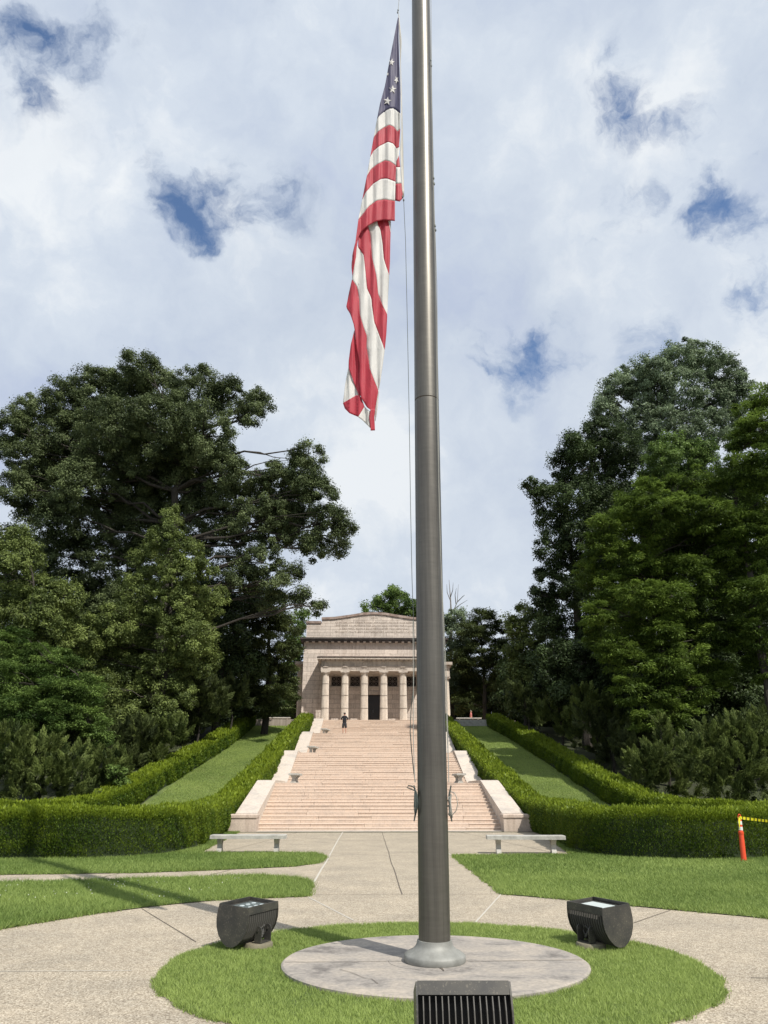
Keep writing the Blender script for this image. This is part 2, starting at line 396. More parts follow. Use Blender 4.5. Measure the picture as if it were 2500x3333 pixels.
def quads_mesh(name, V, tint, m, parent=None, nv=4):
    """V: (N, nv, 3) array of separate faces"""
    n = V.shape[0]; off = np.array(world_origin(parent)) if parent else np.zeros(3)
    me = bpy.data.meshes.new(name)
    me.vertices.add(n*nv); me.vertices.foreach_set('co', (V.reshape(-1, 3)-off).astype(np.float32).ravel())
    me.loops.add(n*nv); me.loops.foreach_set('vertex_index', np.arange(n*nv, dtype=np.int32))
    me.polygons.add(n); me.polygons.foreach_set('loop_start', np.arange(0, n*nv, nv, dtype=np.int32)); me.polygons.foreach_set('loop_total', np.full(n, nv, np.int32))
    me.update(calc_edges=True); set_tint(me, np.clip(tint, 0, 1)); me.materials.append(m)
    return link(bpy.data.objects.new(name, me), parent)
def nrm(a): return a/np.maximum(np.linalg.norm(a, axis=-1, keepdims=True), 1e-9)
def leaf_quads(c, n, L, ratio, along=None):
    N = len(c)
    if along is None:
        t = nrm(np.cross(n, rng.normal(size=(N, 3))))
    else: t = nrm(along)
    b = nrm(np.cross(n, t)); L = np.asarray(L).reshape(-1, 1)*np.ones((N, 1)); W = L*ratio
    nn = nrm(np.cross(t, b))
    return np.stack([c-t*L*.5, c+b*W*.5+nn*L*.08-t*L*.05, c+t*L*.5-nn*L*.05, c-b*W*.5+nn*L*.08-t*L*.05], 1)
def vnoise(x, y, s, seed=0):
    g = np.random.default_rng(seed).random((64, 64)); X = x/s+1000; Y = y/s+1000
    xi = np.floor(X).astype(int); yi = np.floor(Y).astype(int); fx = X-xi; fy = Y-yi
    fx = fx*fx*(3-2*fx); fy = fy*fy*(3-2*fy)
    G = lambda a, b: g[a % 64, b % 64]
    return (G(xi, yi)*(1-fx)+G(xi+1, yi)*fx)*(1-fy)+(G(xi, yi+1)*(1-fx)+G(xi+1, yi+1)*fx)*fy

# ------------------------------------------------------------------ terrain
XC = .55; Y0 = 33.9; RISE = .145; TREAD = .46; LAND = 4.7; ZT = 56*RISE
def ramp_z(y):
    y = np.asarray(y, float); z = .2043*(y-35.0)
    z = np.where(z < .5, .5*np.log1p(np.exp(np.clip(z/.5*2.2, -30, 30)))/2.2, z)
    z = np.where(y < 31, 0, z)
    return np.minimum(z, 7.56)
def terrain(x, y):
    x = np.asarray(x, float); y = np.asarray(y, float)
    z = ramp_z(y); u = np.clip((np.abs(x-XC)-15)/25, 0, 1); z = z*(1-.35*u*u*(3-2*u))
    z = np.where((np.abs(x-XC) < 6.1) & (y > 33.4), z-1.3, z)
    return z-.03
xs = np.unique(np.concatenate([np.linspace(-160, -20, 15), np.linspace(-20, 21, 83), np.linspace(21, 160, 15), [XC-6.12, XC-6.08, XC+6.08, XC+6.12]]))
ys = np.unique(np.concatenate([np.linspace(-80, 28, 20), np.linspace(28, 74, 93), np.linspace(74, 300, 24), [33.38, 33.42]]))
mb = MB(); XX, YY = np.meshgrid(xs, ys); ZZ = terrain(XX, YY); nx = len(xs)
vs = list(zip(XX.ravel(), YY.ravel(), ZZ.ravel()))
mb.add(vs, [(j*nx+i, j*nx+i+1, (j+1)*nx+i+1, (j+1)*nx+i) for j in range(len(ys)-1) for i in range(nx-1)], .5)
g = mb.build('ground', M['ground'], smooth=True); tag(g, kind='structure')

CX, CY, YS = .67, 8.12, .90
def sheet(name, poly, z, m, thick=0.):
    mb = MB()
    if thick: mb.prism(poly, z-thick, z, 'z', .5)
    else: mb.add([(a, b, z) for a, b in poly], [tuple(range(len(poly)))], .5)
    return tag(mb.build(name, m), kind='structure')
def ell(r, n=72, c=(CX, CY), a0=0, a1=360): return [(c[0]+r*math.cos(R(a0+(a1-a0)*k/n)), c[1]+r*YS*math.sin(R(a0+(a1-a0)*k/n))) for k in range(n)]
sheet('paved_plaza', [(-34, -14), (34, -14), (34, 33.2), (-34, 33.2)], 0.0, M['paving'])
lawnR = [(2.27, 21.1), (2.25, 13.35), (3.2, 12.65), (3.97, 12.0), (5.42, 10.83), (6.1, 9), (6.3, 6), (34, 6), (34, 37), (9, 37), (7.75, 36), (5.55, 21.2)]
lawnA = [(-34, 16.4), (-7.58, 16.54), (-4.82, 16.84), (-3.27, 17.38), (-1.63, 18.17), (-1.2, 18.9), (-1.08, 19.7), (-1.1, 20.9), (-1.5, 21.9), (-4.7, 22.05), (-5.45, 33.0), (-5.95, 33.1), (-6.3, 37), (-34, 37)]
lawnB = [(-34, 15.0), (-6.89, 15.1), (-4.46, 15.65), (-2.2, 16.26), (-1.5, 15.9), (-1.12, 15.2), (-1.0, 14.5), (-.97, 13.14), (-2.36, 12.75), (-3.1, 12.2), (-3.84, 11.41), (-4.57, 10.24), (-5.2, 8.5), (-5.4, 5), (-34, 5)]
sheet('lawn', lawnR, .012, M['lawn']); sheet('lawn', lawnA, .012, M['lawn']); sheet('lawn', lawnB, .012, M['lawn'])
sheet('lawn', ell(2.62), .012, M['lawn'])
# ramps of turf between the hedges
for sgn in (-1, 1):
    mb = MB(); n = 60; vs = []
    for j in range(n+1):
        y = 33.6+(71.9-33.6)*j/n
        for k in range(5):
            x = XC+sgn*(6.2+k*1.5); vs.append((x, y, float(ramp_z(y))+.012))
    fs = [(j*5+k, j*5+k+1, (j+1)*5+k+1, (j+1)*5+k) if sgn > 0 else (j*5+k+1, j*5+k, (j+1)*5+k, (j+1)*5+k+1) for j in range(n) for k in range(4)]
    mb.add(vs, fs, .5); tag(mb.build('lawn', M['lawn'], smooth=True), kind='structure')

# sealed joints and cracks in the paving
def strip(name, pts, wd, z, m):
    mb = MB(); P = [Vector((a, b, 0)) for a, b in pts]; vs = []
    for i, p in enumerate(P):
        d = (P[min(i+1, len(P)-1)]-P[max(i-1, 0)]).normalized(); nn = Vector((-d.y, d.x, 0))*wd/2
        vs += [(p.x+nn.x, p.y+nn.y, z), (p.x-nn.x, p.y-nn.y, z)]
    mb.add(vs, [(2*i+1, 2*i+3, 2*i+2, 2*i) for i in range(len(P)-1)], .5)
    return tag(mb.build(name, m), kind='structure')
def wob(a, b, n=10, amp=.01): return [(a[0]+(b[0]-a[0])*t/n+random.uniform(-amp, amp), a[1]+(b[1]-a[1])*t/n+random.uniform(-amp, amp)) for t in range(n+1)]
strip('paving_joint', wob((-1.05, 33.2), (-1.0, 14.9), 14), .035, .004, M['joint'])
strip('paving_joint', [(-.96, 13.1), (-.17, 10.8)], .022, .004, M['joint'])
strip('paving_joint', [(2.24, 13.35), (1.42, 10.6)], .022, .004, M['joint'])
strip('paving_joint', [(2.26, 33.2), (2.26, 21.3)], .03, .004, M['joint'])
strip('paving_crack', wob((.62, 33.2), (.58, 13.38), 18, .012), .02, .004, M['crack'])
strip('paving_crack', [(-.96, 13.38), (2.24, 13.38)], .014, .0045, M['crack'])
for yy in (22.0, 27.5): strip('paving_crack', [(-5.2, yy), (5.6, yy+.1)], .02, .0045, M['crack'])
for x0, x1 in ((-4.6, -6.9), (5.6, 3.3)):
    pass
strip('paving_crack', [(-2.9, 33.2), (-4.1, 22.1)], .018, .004, M['crack']); strip('paving_crack', [(3.9, 33.2), (5.3, 21.5)], .018, .004, M['crack'])
strip('paving_crack', [(-3.3, 11.9), (-1.95, 9.4)], .014, .004, M['crack']); strip('paving_crack', [(4.4, 11.6), (2.6, 9.5)], .014, .004, M['crack'])
strip('paving_crack', [(-5.0, 8.0), (-2.25, 8.0)], .012, .004, M['joint']); strip('paving_crack', [(3.55, 7.6), (6.2, 7.3)], .014, .004, M['crack'])
strip('paving_crack', [(-3.4, 15.9), (-3.0, 17.4)], .016, .004, M['crack']); strip('paving_crack', [(-5.4, 15.4), (-5.2, 16.8)], .016, .004, M['crack'])
sheet('plaza_edge', [(-4.95, 33.2), (6.05, 33.2), (6.05, 33.9), (-4.95, 33.9)], .03, M['cheek'], .06)

# flagpole disc
t = thing('concrete_pad', 'round weathered concrete pad under the flagpole', 'concrete pad', (CX, CY, 0))
mb = MB(); mb.lathe([(1.5, -.02), (1.5, .040), (1.48, .052)], (CX, CY, 0), 96, ysc=YS)
pad = mb.build('slab', M['disc'], t)
mb = MB(); mb.lathe([(.46, .04), (.455, .0556)], (CX, CY-.03, 0), 48, ysc=YS); mb.build('inner_ring', M['disc'], t)
def flatstrip(mb, pts, wd, z):
    P = [Vector((a, b, 0)) for a, b in pts]; vs = []
    for i, p in enumerate(P):
        d = (P[min(i+1, len(P)-1)]-P[max(i-1, 0)]).normalized(); ww = wd if isinstance(wd, float) else wd[i]; nn = Vector((-d.y, d.x, 0))*ww/2
        vs += [(p.x+nn.x, p.y+nn.y, z), (p.x-nn.x, p.y-nn.y, z)]
    mb.add(vs, [(2*i+1, 2*i+3, 2*i+2, 2*i) for i in range(len(P)-1)], .5)
mb = MB()
flatstrip(mb, wob((CX-1.46, CY-.06), (CX-.3, CY-.05), 12, .008), .009, .0575)
flatstrip(mb, wob((CX+.3, CY-.06), (CX+1.46, CY-.02), 12, .010), .010, .0575)
flatstrip(mb, wob((CX+.02, CY-.28), (CX+.05, CY-.46), 3, .002), [.045, .03, .016, .01], .0595)
flatstrip(mb, wob((CX-.9, CY-.35), (CX-.55, CY-.9), 8, .02), .006, .0575)
mb.build('crack', M['crack'], t)

# ------------------------------------------------------------------ grass
def inside(poly, x, y):
    r = np.zeros(len(x), bool); n = len(poly)
    for i in range(n):
        x1, y1 = poly[i]; x2, y2 = poly[(i+1) % n]
        c = (y1 > y) != (y2 > y)
        with np.errstate(divide='ignore', invalid='ignore'):
            xi = (x2-x1)*(y-y1)/(y2-y1)+x1
        r ^= c & (x < xi)
    return r
GV = []; GT = []
def blades(poly, dens, h, wd, zf=None, excl=None, box=None, tint0=0.):
    px = [p[0] for p in poly]; py = [p[1] for p in poly]
    x0, x1, y0, y1 = min(px), max(px), min(py), max(py)
    if box: x0, x1, y0, y1 = max(x0, box[0]), min(x1, box[1]), max(y0, box[2]), min(y1, box[3])
    n = int((x1-x0)*(y1-y0)*dens); x = rng.uniform(x0, x1, n); y = rng.uniform(y0, y1, n)
    k = inside(poly, x, y)
    if excl: k &= ~inside(excl, x, y)
    # keep what the camera could see from about here
    k &= np.abs(x-.2) < np.maximum(y, 0)*.66+7
    x = x[k]; y = y[k]; n = len(x)
    z = (zf(x, y) if zf else np.zeros(n))+.008
    patch = .55*vnoise(x, y, .7, 3)+.45*vnoise(x, y, .18, 4)
    dry = vnoise(x, y, 2.6, 5); cl_ = vnoise(x, y, .07, 6)
    hh = h*(.45+.8*rng.random(n))*(.45+.6*patch+.6*cl_); a = rng.uniform(0, 2*np.pi, n)
    lean = rng.normal(0, .55, (n, 2)); dx = np.cos(a)*wd/2; dy = np.sin(a)*wd/2
    b = np.stack([x, y, z], 1); P = np.zeros((n, 3, 3)); P[:, 0] = b+np.stack([dx, dy, 0*x], 1); P[:, 1] = b-np.stack([dx, dy, 0*x], 1)
    P[:, 2] = b+np.stack([lean[:, 0]*hh, lean[:, 1]*hh, hh], 1)
    GV.append(P); GT.append(np.clip(tint0-.12+.30*patch+.42*rng.random(n)+.50*(dry-.45)+.30*cl_, 0, 1))
ringp = ell(2.65); blades(ringp, 11000, .034, .0075, excl=ell(1.5), tint0=.42)
blades(lawnR, 3000, .050, .012, box=(2, 17, 6, 16), tint0=.08); blades(lawnR, 1300, .055, .020, box=(2, 20, 16, 37), tint0=.10)
blades(lawnA, 1700, .06, .016, box=(-18, 0, 16, 37), tint0=.10)
blades(lawnB, 3200, .055, .011, box=(-15, 0, 5, 17), tint0=.08)
for sgn in (-1, 1):
    x0 = XC+sgn*7.6; x1 = XC+sgn*11.9
    blades([(min(x0, x1), 34), (max(x0, x1), 34), (max(x0, x1), 71.8), (min(x0, x1), 71.8)], 900, .06, .022, zf=lambda x, y: ramp_z(y), tint0=.36)
def edge_tufts(poly, per_m, h, wd, tint0, spread=.035, far=20):
    n = len(poly)
    for i in range(n):
        a = np.array(poly[i]); b = np.array(poly[(i+1) % n]); L = np.linalg.norm(b-a)
        if max(abs(a[0]), abs(b[0])) > 33 and L > 10: a = a.clip(-18, 18); b = b.clip(-18, 18); L = np.linalg.norm(b-a)
        if L < .01 or min(a[1], b[1]) > far or max(a[1], b[1]) < 3: continue
        m = int(L*per_m); t_ = rng.random(m)[:, None]; p = a*(1-t_)+b*t_+rng.normal(0, spread, (m, 2))
        keep = vnoise(p[:, 0], p[:, 1], .25, 12) > .38; p = p[keep]; m = len(p)
        if m == 0: continue
        an = rng.uniform(0, 2*np.pi, m); hh = h*(.4+rng.random(m)); lean = rng.normal(0, .7, (m, 2)); base = np.stack([p[:, 0], p[:, 1], np.full(m, .004)], 1)
        dv = np.stack([np.cos(an)*wd/2, np.sin(an)*wd/2, 0*an], 1); P = np.zeros((m, 3, 3)); P[:, 0] = base+dv; P[:, 1] = base-dv
        P[:, 2] = base+np.stack([lean[:, 0]*hh, lean[:, 1]*hh, hh], 1); GV.append(P); GT.append(np.clip(tint0+.5*rng.random(m), 0, 1))
edge_tufts(ringp, 700, .030, .008, .35, .018); edge_tufts(ell(1.5), 260, .04, .008, .35, .02)
edge_tufts(lawnB, 300, .075, .011, .25); edge_tufts(lawnA, 150, .075, .016, .2, far=34); edge_tufts(lawnR, 200, .06, .013, .25, far=34)
go = quads_mesh('grass', np.concatenate(GV), np.concatenate(GT), M['blade'], nv=3)
tag(go, 'short mown green grass on the lawns, the turf ring and the ramps', 'grass', kind='stuff')
n = 230; x = rng.uniform(-7.5, -2.4, n); y = rng.uniform(12.3, 15.8, n); k = inside(lawnB, x, y) & (vnoise(x, y, .8, 9) > .45); x = x[k]; y = y[k]; n = len(x)
c = np.stack([x, y, np.full(n, .07)+rng.random(n)*.03], 1)
ng = nrm(rng.normal(size=(n, 3))*.5+[0, -.4, 1])
fl = quads_mesh('clover_flowers', leaf_quads(c, ng, .017, .9), np.full(n, .5), M['flagwhite']); tag(fl, 'tiny white clover flowers scattered in the left lawn', 'clover', kind='stuff')

# ------------------------------------------------------------------ stairway
fl_w = [5.38, 5.27, 5.10, 4.90]
flY = [Y0+i*(13*TREAD+LAND) for i in range(4)]
st = thing('stairway', 'wide flight of pink granite steps climbing to the temple', 'stairway', (XC, Y0, 0))
for f in range(4):
    hw = fl_w[f]
    for i in range(14):
        z = (f*14+i)*RISE; y = flY[f]+i*TREAD; mb = MB()
        dep = TREAD+.06 if i < 13 else TREAD+.02
        nb = 5; cuts = [-hw-.02]
        base_c = [-1.6, .9] if i % 2 == 0 else [-.75, 1.9]
        mid = [-1.1+.25*math.sin(i*1.7+f), -.55+.2*math.cos(i*2.3)][i % 2]
        cs = sorted([mid, mid+random.choice([2.6, 3.1, 3.4]), mid-random.choice([2.4, 2.9]), hw*.72+random.uniform(-.4, .2)])
        cuts += [c_ for c_ in cs if -hw+.5 < c_ < hw-.5]+[hw+.02]
        for a, b in zip(cuts[:-1], cuts[1:]):
            dz = random.uniform(-.003, .003); ddy = random.uniform(-.012, .012)
            mb.box(XC+a+.006, XC+b-.006, y+.014, y+dep, z-.04, z+RISE-.035, .3+.5*random.random())      # riser face
            mb.box(XC+a+.006, XC+b-.006, y+ddy, y+dep, z+RISE-.037, z+RISE+dz, .2+.6*random.random(), bev=.010)  # tread with a nosing
        mb.build('step', M['step'], st)
    if f < 3:
        mb = MB(); y0 = flY[f]+13*TREAD+TREAD; z = (f+1)*14*RISE; y1 = flY[f+1]+.06; k = 0; x = -hw-.02
        while x < hw:
            x2 = min(x+1.75, hw+.02); mb.box(XC+x+.004, XC+x2-.004, y0+.004, y1, z-.2, z, .2+.6*random.random(), bev=.006); x = x2
        mb.build('landing', M['step'], st)
    # cheek wall of the flight and its landing
    for sgn in (-1, 1):
        y0 = flY[f]-(.0 if f == 0 else .0); yt = flY[f]+13*TREAD; y2 = flY[f+1] if f < 3 else yt+.3
        z0 = f*14*RISE; z1 = (f+1)*14*RISE
        zs = z0+(.72 if f == 0 else .10)
        prof = [(y0, z0-1.6), (y0, zs), (yt-.15, z1+.10), (yt+.25, z1+.14), (y2, z1+.14), (y2, z1-1.6)]
        a, b = XC+sgn*hw, XC+sgn*(hw+.95)
        mb = MB()
        nblk = 3; 
        mb.prism(prof, min(a, b), max(a, b), 'x', .3)
        o = mb.build('side_wall', M['cheek'], st)
    # foot piers
for sgn in (-1, 1):
    a, b = XC+sgn*5.27, XC+sgn*6.53; mb = MB(); lo, hi = min(a, b), max(a, b)
    mb.box(lo+.02, hi-.02, 33.09, 33.9-.002, -.05, .56, .3)
    mb.box(lo, hi, 33.05, 33.9-.004, .562, .70, .6, bev=.03)
    mb.build('end_pier', M['pier'], st)

# ------------------------------------------------------------------ terrace and retaining walls
tz = ZT-.002
mb = MB(); mb.box(XC-14, XC+14, 72.45, 110, 7.0, tz, .5); mb.box(XC-4.9, XC+4.9, flY[3]+13*TREAD+TREAD, 72.45, 7.0, tz, .4)
tag(mb.build('terrace', M['step']), kind='structure')
for sgn, lab in ((-1, 'low streaked stone retaining wall at the head of the left turf ramp'), (1, 'low stone retaining wall at the head of the right turf ramp')):
    mb = MB(); a, b = XC+sgn*6.15, XC+sgn*11.6; x = min(a, b); e = max(a, b); 
    while x < e-.01:
        x2 = min(x+1.35, e); mb.box(x+.003, x2-.003, 72.0, 72.44, 6.8, 8.17+random.uniform(-.004, .004), random.random(), bev=.01); x = x2
    tag(mb.build('retaining_wall', M['retain'] if sgn < 0 else M['bench']), lab, 'retaining wall')

# ------------------------------------------------------------------ temple
YW = 75.3
tp = thing('memorial_temple', 'pink granite memorial temple with six fluted columns at the top of the steps', 'temple', (XC, YW, ZT))
ZB = ZT; BK = YW+13
def part(name, m, fn, parent=tp, smooth=False):
    mb = MB(); fn(mb); return mb.build(name, m, parent, smooth)
W2 = 7.42
def wallf(mb):
    mb.box(XC-W2, XC-5.40, YW, BK, ZB-.3, 16.0, .4); mb.box(XC+5.40, XC+W2, YW, BK, ZB-.3, 16.0, .4)
    mb.box(XC-5.40, XC+5.40, YW+.003, BK, 13.02, 16.0, .4)
part('wall', M['wall'], wallf)
def innerwall(mb):
    y = YW+.5; dw = .98
    mb.box(XC-5.4, XC-dw, y, y+.5, ZB-.3, 11.55, .2); mb.box(XC+dw, XC+5.4, y, y+.5, ZB-.3, 11.55, .2)
    mb.box(XC-dw, XC+dw, y+.003, y+.5, 11.0, 11.55, .2)
    ww = .52
    xs_ = [XC+k*1.97 for k in (-2, -1, 0, 1, 2)]; prev = XC-5.4
    for xx in xs_:
        mb.box(prev, xx-ww, y+.002, y+.5, 11.55, 13.01, .3); prev = xx+ww
    mb.box(prev, XC+5.4, y+.002, y+.5, 11.55, 13.01, .3)
    for xx in xs_: mb.box(xx-ww, xx+ww, y+.002, y+.5, 11.55, 11.86, .3); mb.box(xx-ww, xx+ww, y+.002, y+.5, 12.90, 13.01, .3)
part('porch_wall', M['wall'], innerwall)
part('string_course', M['trim'], lambda mb: mb.box(XC-5.39, XC+5.39, YW+.42, YW+.5, 11.62, 11.80, .5))
part('door_surround', M['trim'], lambda mb: (mb.box(XC-1.2, XC-.98, YW+.40, YW+.52, ZB, 11.0, .5), mb.box(XC+.98, XC+1.2, YW+.40, YW+.52, ZB, 11.0, .5), mb.box(XC-1.25, XC+1.25, YW+.38, YW+.52, 11.0, 11.28, .5)))
def doorf(mb):
    mb.box(XC-.98, XC+.98, YW+.75, YW+.82, ZB, 11.0, .5)
    for s in (-1, 1):
        for k in range(4): mb.box(XC+s*.5-.36, XC+s*.5+.36, YW+.72, YW+.752, ZB+.15+k*.68, ZB+.15+k*.68+.55, .5)
door = part('door', M['darkdoor'], doorf)
part('handle', M['steel'], lambda mb: mb.box(XC-.09, XC-.05, YW+.66, YW+.72, 9.2, 9.5, .5), door)
for k in (-2, -1, 0, 1, 2):
    xx = XC+k*1.97; za, zb = 11.88, 12.88
    def gr(mb):
        y0, y1 = YW+.62, YW+.66; zm = (za+zb)/2
        mb.box(xx-.51, xx+.51, y0, y1, za, za+.05, .5); mb.box(xx-.51, xx+.51, y0, y1, zb-.05, zb, .5)
        mb.box(xx-.51, xx-.46, y0, y1, za+.05, zb-.05, .5); mb.box(xx+.46, xx+.51, y0, y1, za+.05, zb-.05, .5)
        mb.box(xx-.025, xx+.025, y0+.001, y1-.001, za+.05, zb-.05, .5); mb.box(xx-.46, xx+.46, y0+.002, y1-.002, zm-.025, zm+.025, .5)
        for i in range(2):
            for j in range(2):
                a0, a1 = xx-.47+i*.47, xx+i*.47; b0, b1 = za+.03+j*.47, za+.5+j*.47
                mb.tube([(a0, y0+.02, b0), (a1, y0+.02, b1)], .026, 4, .5); mb.tube([(a0, y0+.021, b1), (a1, y0+.021, b0)], .026, 4, .5)
    win = part('window', M['grille'], gr)
    part('pane', M['void'], lambda mb: mb.box(xx-.51, xx+.51, YW+.80, YW+.82, za, zb, .5), win)
part('floor', M['step'], lambda mb: mb.box(XC-5.39, XC+5.39, 72.6, YW+.74, ZB-.002, ZB+.006, .5))
# columns
for k in range(6):
    cx = XC+(k-2.5)*1.965; cy = 73.42
    def sh(mb):
        nf = 18
        mod = lambda a, z: 1-.15*abs(math.sin(a*nf/2))
        prof = [(.405-.07*(j/14)**1.15, (12.66-ZB)*j/14) for j in range(15)]
        mb.lathe(prof, (cx, cy, ZB), 160, mod, .3+.4*random.random())
    col = part('column', M['column'], sh, smooth=True)
    def cap(mb):
        mb.lathe([(.335, 12.62), (.345, 12.66), (.355, 12.70), (.43, 12.80), (.445, 12.84), (.43, 12.86)], (cx, cy, 0), 32, None, .5)
        mb.box(cx-.46, cx+.46, cy-.44, cy+.44, 12.86, 13.0, .5)
    part('capital', M['trim'], cap, col)
    for rr, zz in ((.390, 9.35), (.372, 10.6), (.352, 11.75)): part('drum_joint', M['crack'], lambda mb: mb.lathe([(rr, zz), (rr, zz+.012)], (cx, cy, 0), 40, None, .5), col)
PH = 5.41
part('architrave', M['trim'], lambda mb: mb.box(XC-PH, XC+PH, 73.0, YW-.003, 13.0, 13.44, .4))
def taenia(mb):
    mb.box(XC-PH-.05, XC+PH+.05, 72.94, YW-.003, 13.44, 13.51, .7)
    for k in range(6):
        cx = XC+(k-2.5)*1.965; mb.box(cx-.24, cx+.24, 72.92, 72.999, 13.37, 13.438, .7)
part('taenia', M['trim'], taenia)
part('frieze', M['trim'], lambda mb: mb.box(XC-PH+.02, XC+PH-.02, 73.02, YW-.003, 13.51, 14.06, .1))
for k in range(6):
    cx = XC+(k-2.5)*1.965
    w_ = part('wreath', M['trim'], lambda mb: mb.tube([(cx+.17*math.cos(a), 72.99, 13.76+.17*math.sin(a)) for a in np.linspace(0, 2*math.pi, 17)], .035, 6, .5))
    part('bracket', M['trim'], lambda mb: mb.box(cx-.17, cx+.17, 72.93, 73.018, 13.52, 13.60, .8), w_)
def pcorn(mb):
    mb.box(XC-PH-.37, XC+PH+.37, 72.5, YW-.003, 14.12, 14.27, .8); 
    n = 23
    for k in range(n):
        x = XC-PH+.02+(2*PH-.04)*(k+.5)/n; mb.box(x-.15, x+.15, 72.60, 73.0, 14.05, 14.118, .8)
part('porch_cornice', M['trim'], pcorn)
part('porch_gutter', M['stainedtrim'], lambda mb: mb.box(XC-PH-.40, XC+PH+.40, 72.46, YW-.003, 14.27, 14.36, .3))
part('roof', M['coping'], lambda mb: (mb.box(XC-PH-.3, XC+PH+.3, 72.6, YW-.004, 14.36, 14.44, .3), mb.box(XC-W2+.5, XC+W2-.5, 76.2, BK-.5, 16.7, 17.4, .4)))
# main frieze, cornice, attic
part('main_frieze', M['trim'], lambda mb: mb.box(XC-W2+.004, XC+W2-.004, YW+.004, BK, 16.0, 16.34, .6))
def mcorn(mb):
    mb.box(XC-W2-.32, XC+W2+.32, YW-.50, BK+.3, 16.40, 16.57, .2); mb.box(XC-W2-.42, XC+W2+.42, YW-.60, BK+.38, 16.57, 16.76, .1)
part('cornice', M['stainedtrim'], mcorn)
for k in range(22):
    x = XC-W2+(2*W2)*(k+.5)/22
    part('mutule', M['trim'], lambda mb: mb.box(x-.14, x+.14, YW-.44, YW+.0, 16.30, 16.398, .9))
def attic(mb):
    a = W2-.18; s = 5.62
    mb.prism([(XC-s, 16.73), (XC+s, 16.73), (XC+s, 18.82), (XC+.9, 19.38), (XC-.9, 19.38), (XC-s, 18.82)], YW+.2, YW+1.1, 'y', .4)
    mb.box(XC-a, XC-s, YW+.2, BK-.2, 16.73, 18.42, .4); mb.box(XC+s, XC+a, YW+.2, BK-.2, 16.73, 18.42, .4)
part('attic', M['attic'], attic)
def cop(mb):
    s = 5.66; o = .16
    seg = [(-s, 18.82), (-4.3, 18.88), (-2.6, 19.12), (-1.2, 19.36), (0, 19.42), (1.2, 19.36), (2.6, 19.12), (4.3, 18.88), (s, 18.82)]
    for (a, za), (b, zb) in zip(seg[:-1], seg[1:]):
        nn = 3
        for q in range(nn):
            t0, t1 = q/nn, (q+1)/nn
            x0, x1 = XC+a+(b-a)*t0, XC+a+(b-a)*t1; z0, z1 = za+(zb-za)*t0, za+(zb-za)*t1
            mb.prism([(x0+.004, z0), (x1-.004, z1), (x1-.004, z1+.25), (x0+.004, z0+.25)], YW+.08, YW+1.2, 'y', random.random())
    for sg in (-1, 1):
        x0, x1 = sorted((XC+sg*5.68, XC+sg*(W2-.12)))
        mb.box(x0, x1, YW+.08, BK-.1, 18.42, 18.66, random.random())
part('coping', M['coping'], cop)
# side porches
for sgn in (-1, 1):
    def wing(mb):
        x0, x1 = sorted((XC+sgn*(W2+.002), XC+sgn*8.42)); mb.box(x0, x1, 79.6, 86, 13.42, 14.7, .4)
        x0, x1 = sorted((XC+sgn*(W2+.002), XC+sgn*8.72)); mb.box(x0, x1, 79.2, 86.4, 14.7, 15.0, .4)
    part('side_porch', M['trim'], wing)
    for yy in (80.1, 82.1, 84.1):
        cx = XC+sgn*8.02
        c_ = part('column', M['column'], lambda mb: mb.lathe([(.40-.07*j/8, (13.1-ZB)*j/8) for j in range(9)], (cx, yy, ZB), 80, lambda a, z: 1-.08*abs(math.sin(a*10)), .3), smooth=True)
        part('capital', M['trim'], lambda mb: (mb.lathe([(.33, 13.08), (.42, 13.25), (.42, 13.28)], (cx, yy, 0), 24, None, .5), mb.box(cx-.44, cx+.44, yy-.44, yy+.44, 13.28, 13.42, .5)), c_)
def text(s, x, y, z, size, parent, m, width=None):
    cu = bpy.data.curves.new('inscription', 'FONT'); cu.body = s; cu.size = size; cu.align_x = 'CENTER'; cu.extrude = .004
    if width: cu.space_character = width
    o = bpy.data.objects.new('inscription', cu); cu.materials.append(m); link(o, parent)
    w0 = world_origin(parent); o.location = (x-w0.x, y-w0.y, z-w0.z); o.rotation_euler = (math.pi/2, 0, 0)
    dg = bpy.context.evaluated_depsgraph_get(); me = bpy.data.meshes.new_from_object(o.evaluated_get(dg)); q = bpy.data.objects.new('inscription', me); link(q, parent); q.location = o.location; q.rotation_euler = o.rotation_euler
    bpy.data.objects.remove(o); q.name = 'inscription'; return q
ya = YW+.194
text('HERE', XC, ya, 18.92, .26, tp, M['letters'], 1.3)
for i, l in enumerate(['OVER THE LOG CABIN WHERE ABRAHAM LINCOLN WAS BORN', 'DESTINED TO PRESERVE THE UNION AND TO FREE THE SLAVE', 'A GRATEFUL PEOPLE HAVE DEDICATED THIS MEMORIAL', 'TO UNITY PEACE AND BROTHERHOOD AMONG THESE STATES']):
    text(l, XC, ya, 18.44-.342*i, .255, tp, M['letters'], 1.17)
text('WITH MALICE TOWARD NONE WITH CHARITY FOR ALL', XC, 72.992, 13.13, .24, tp, M['letters'], 1.1)

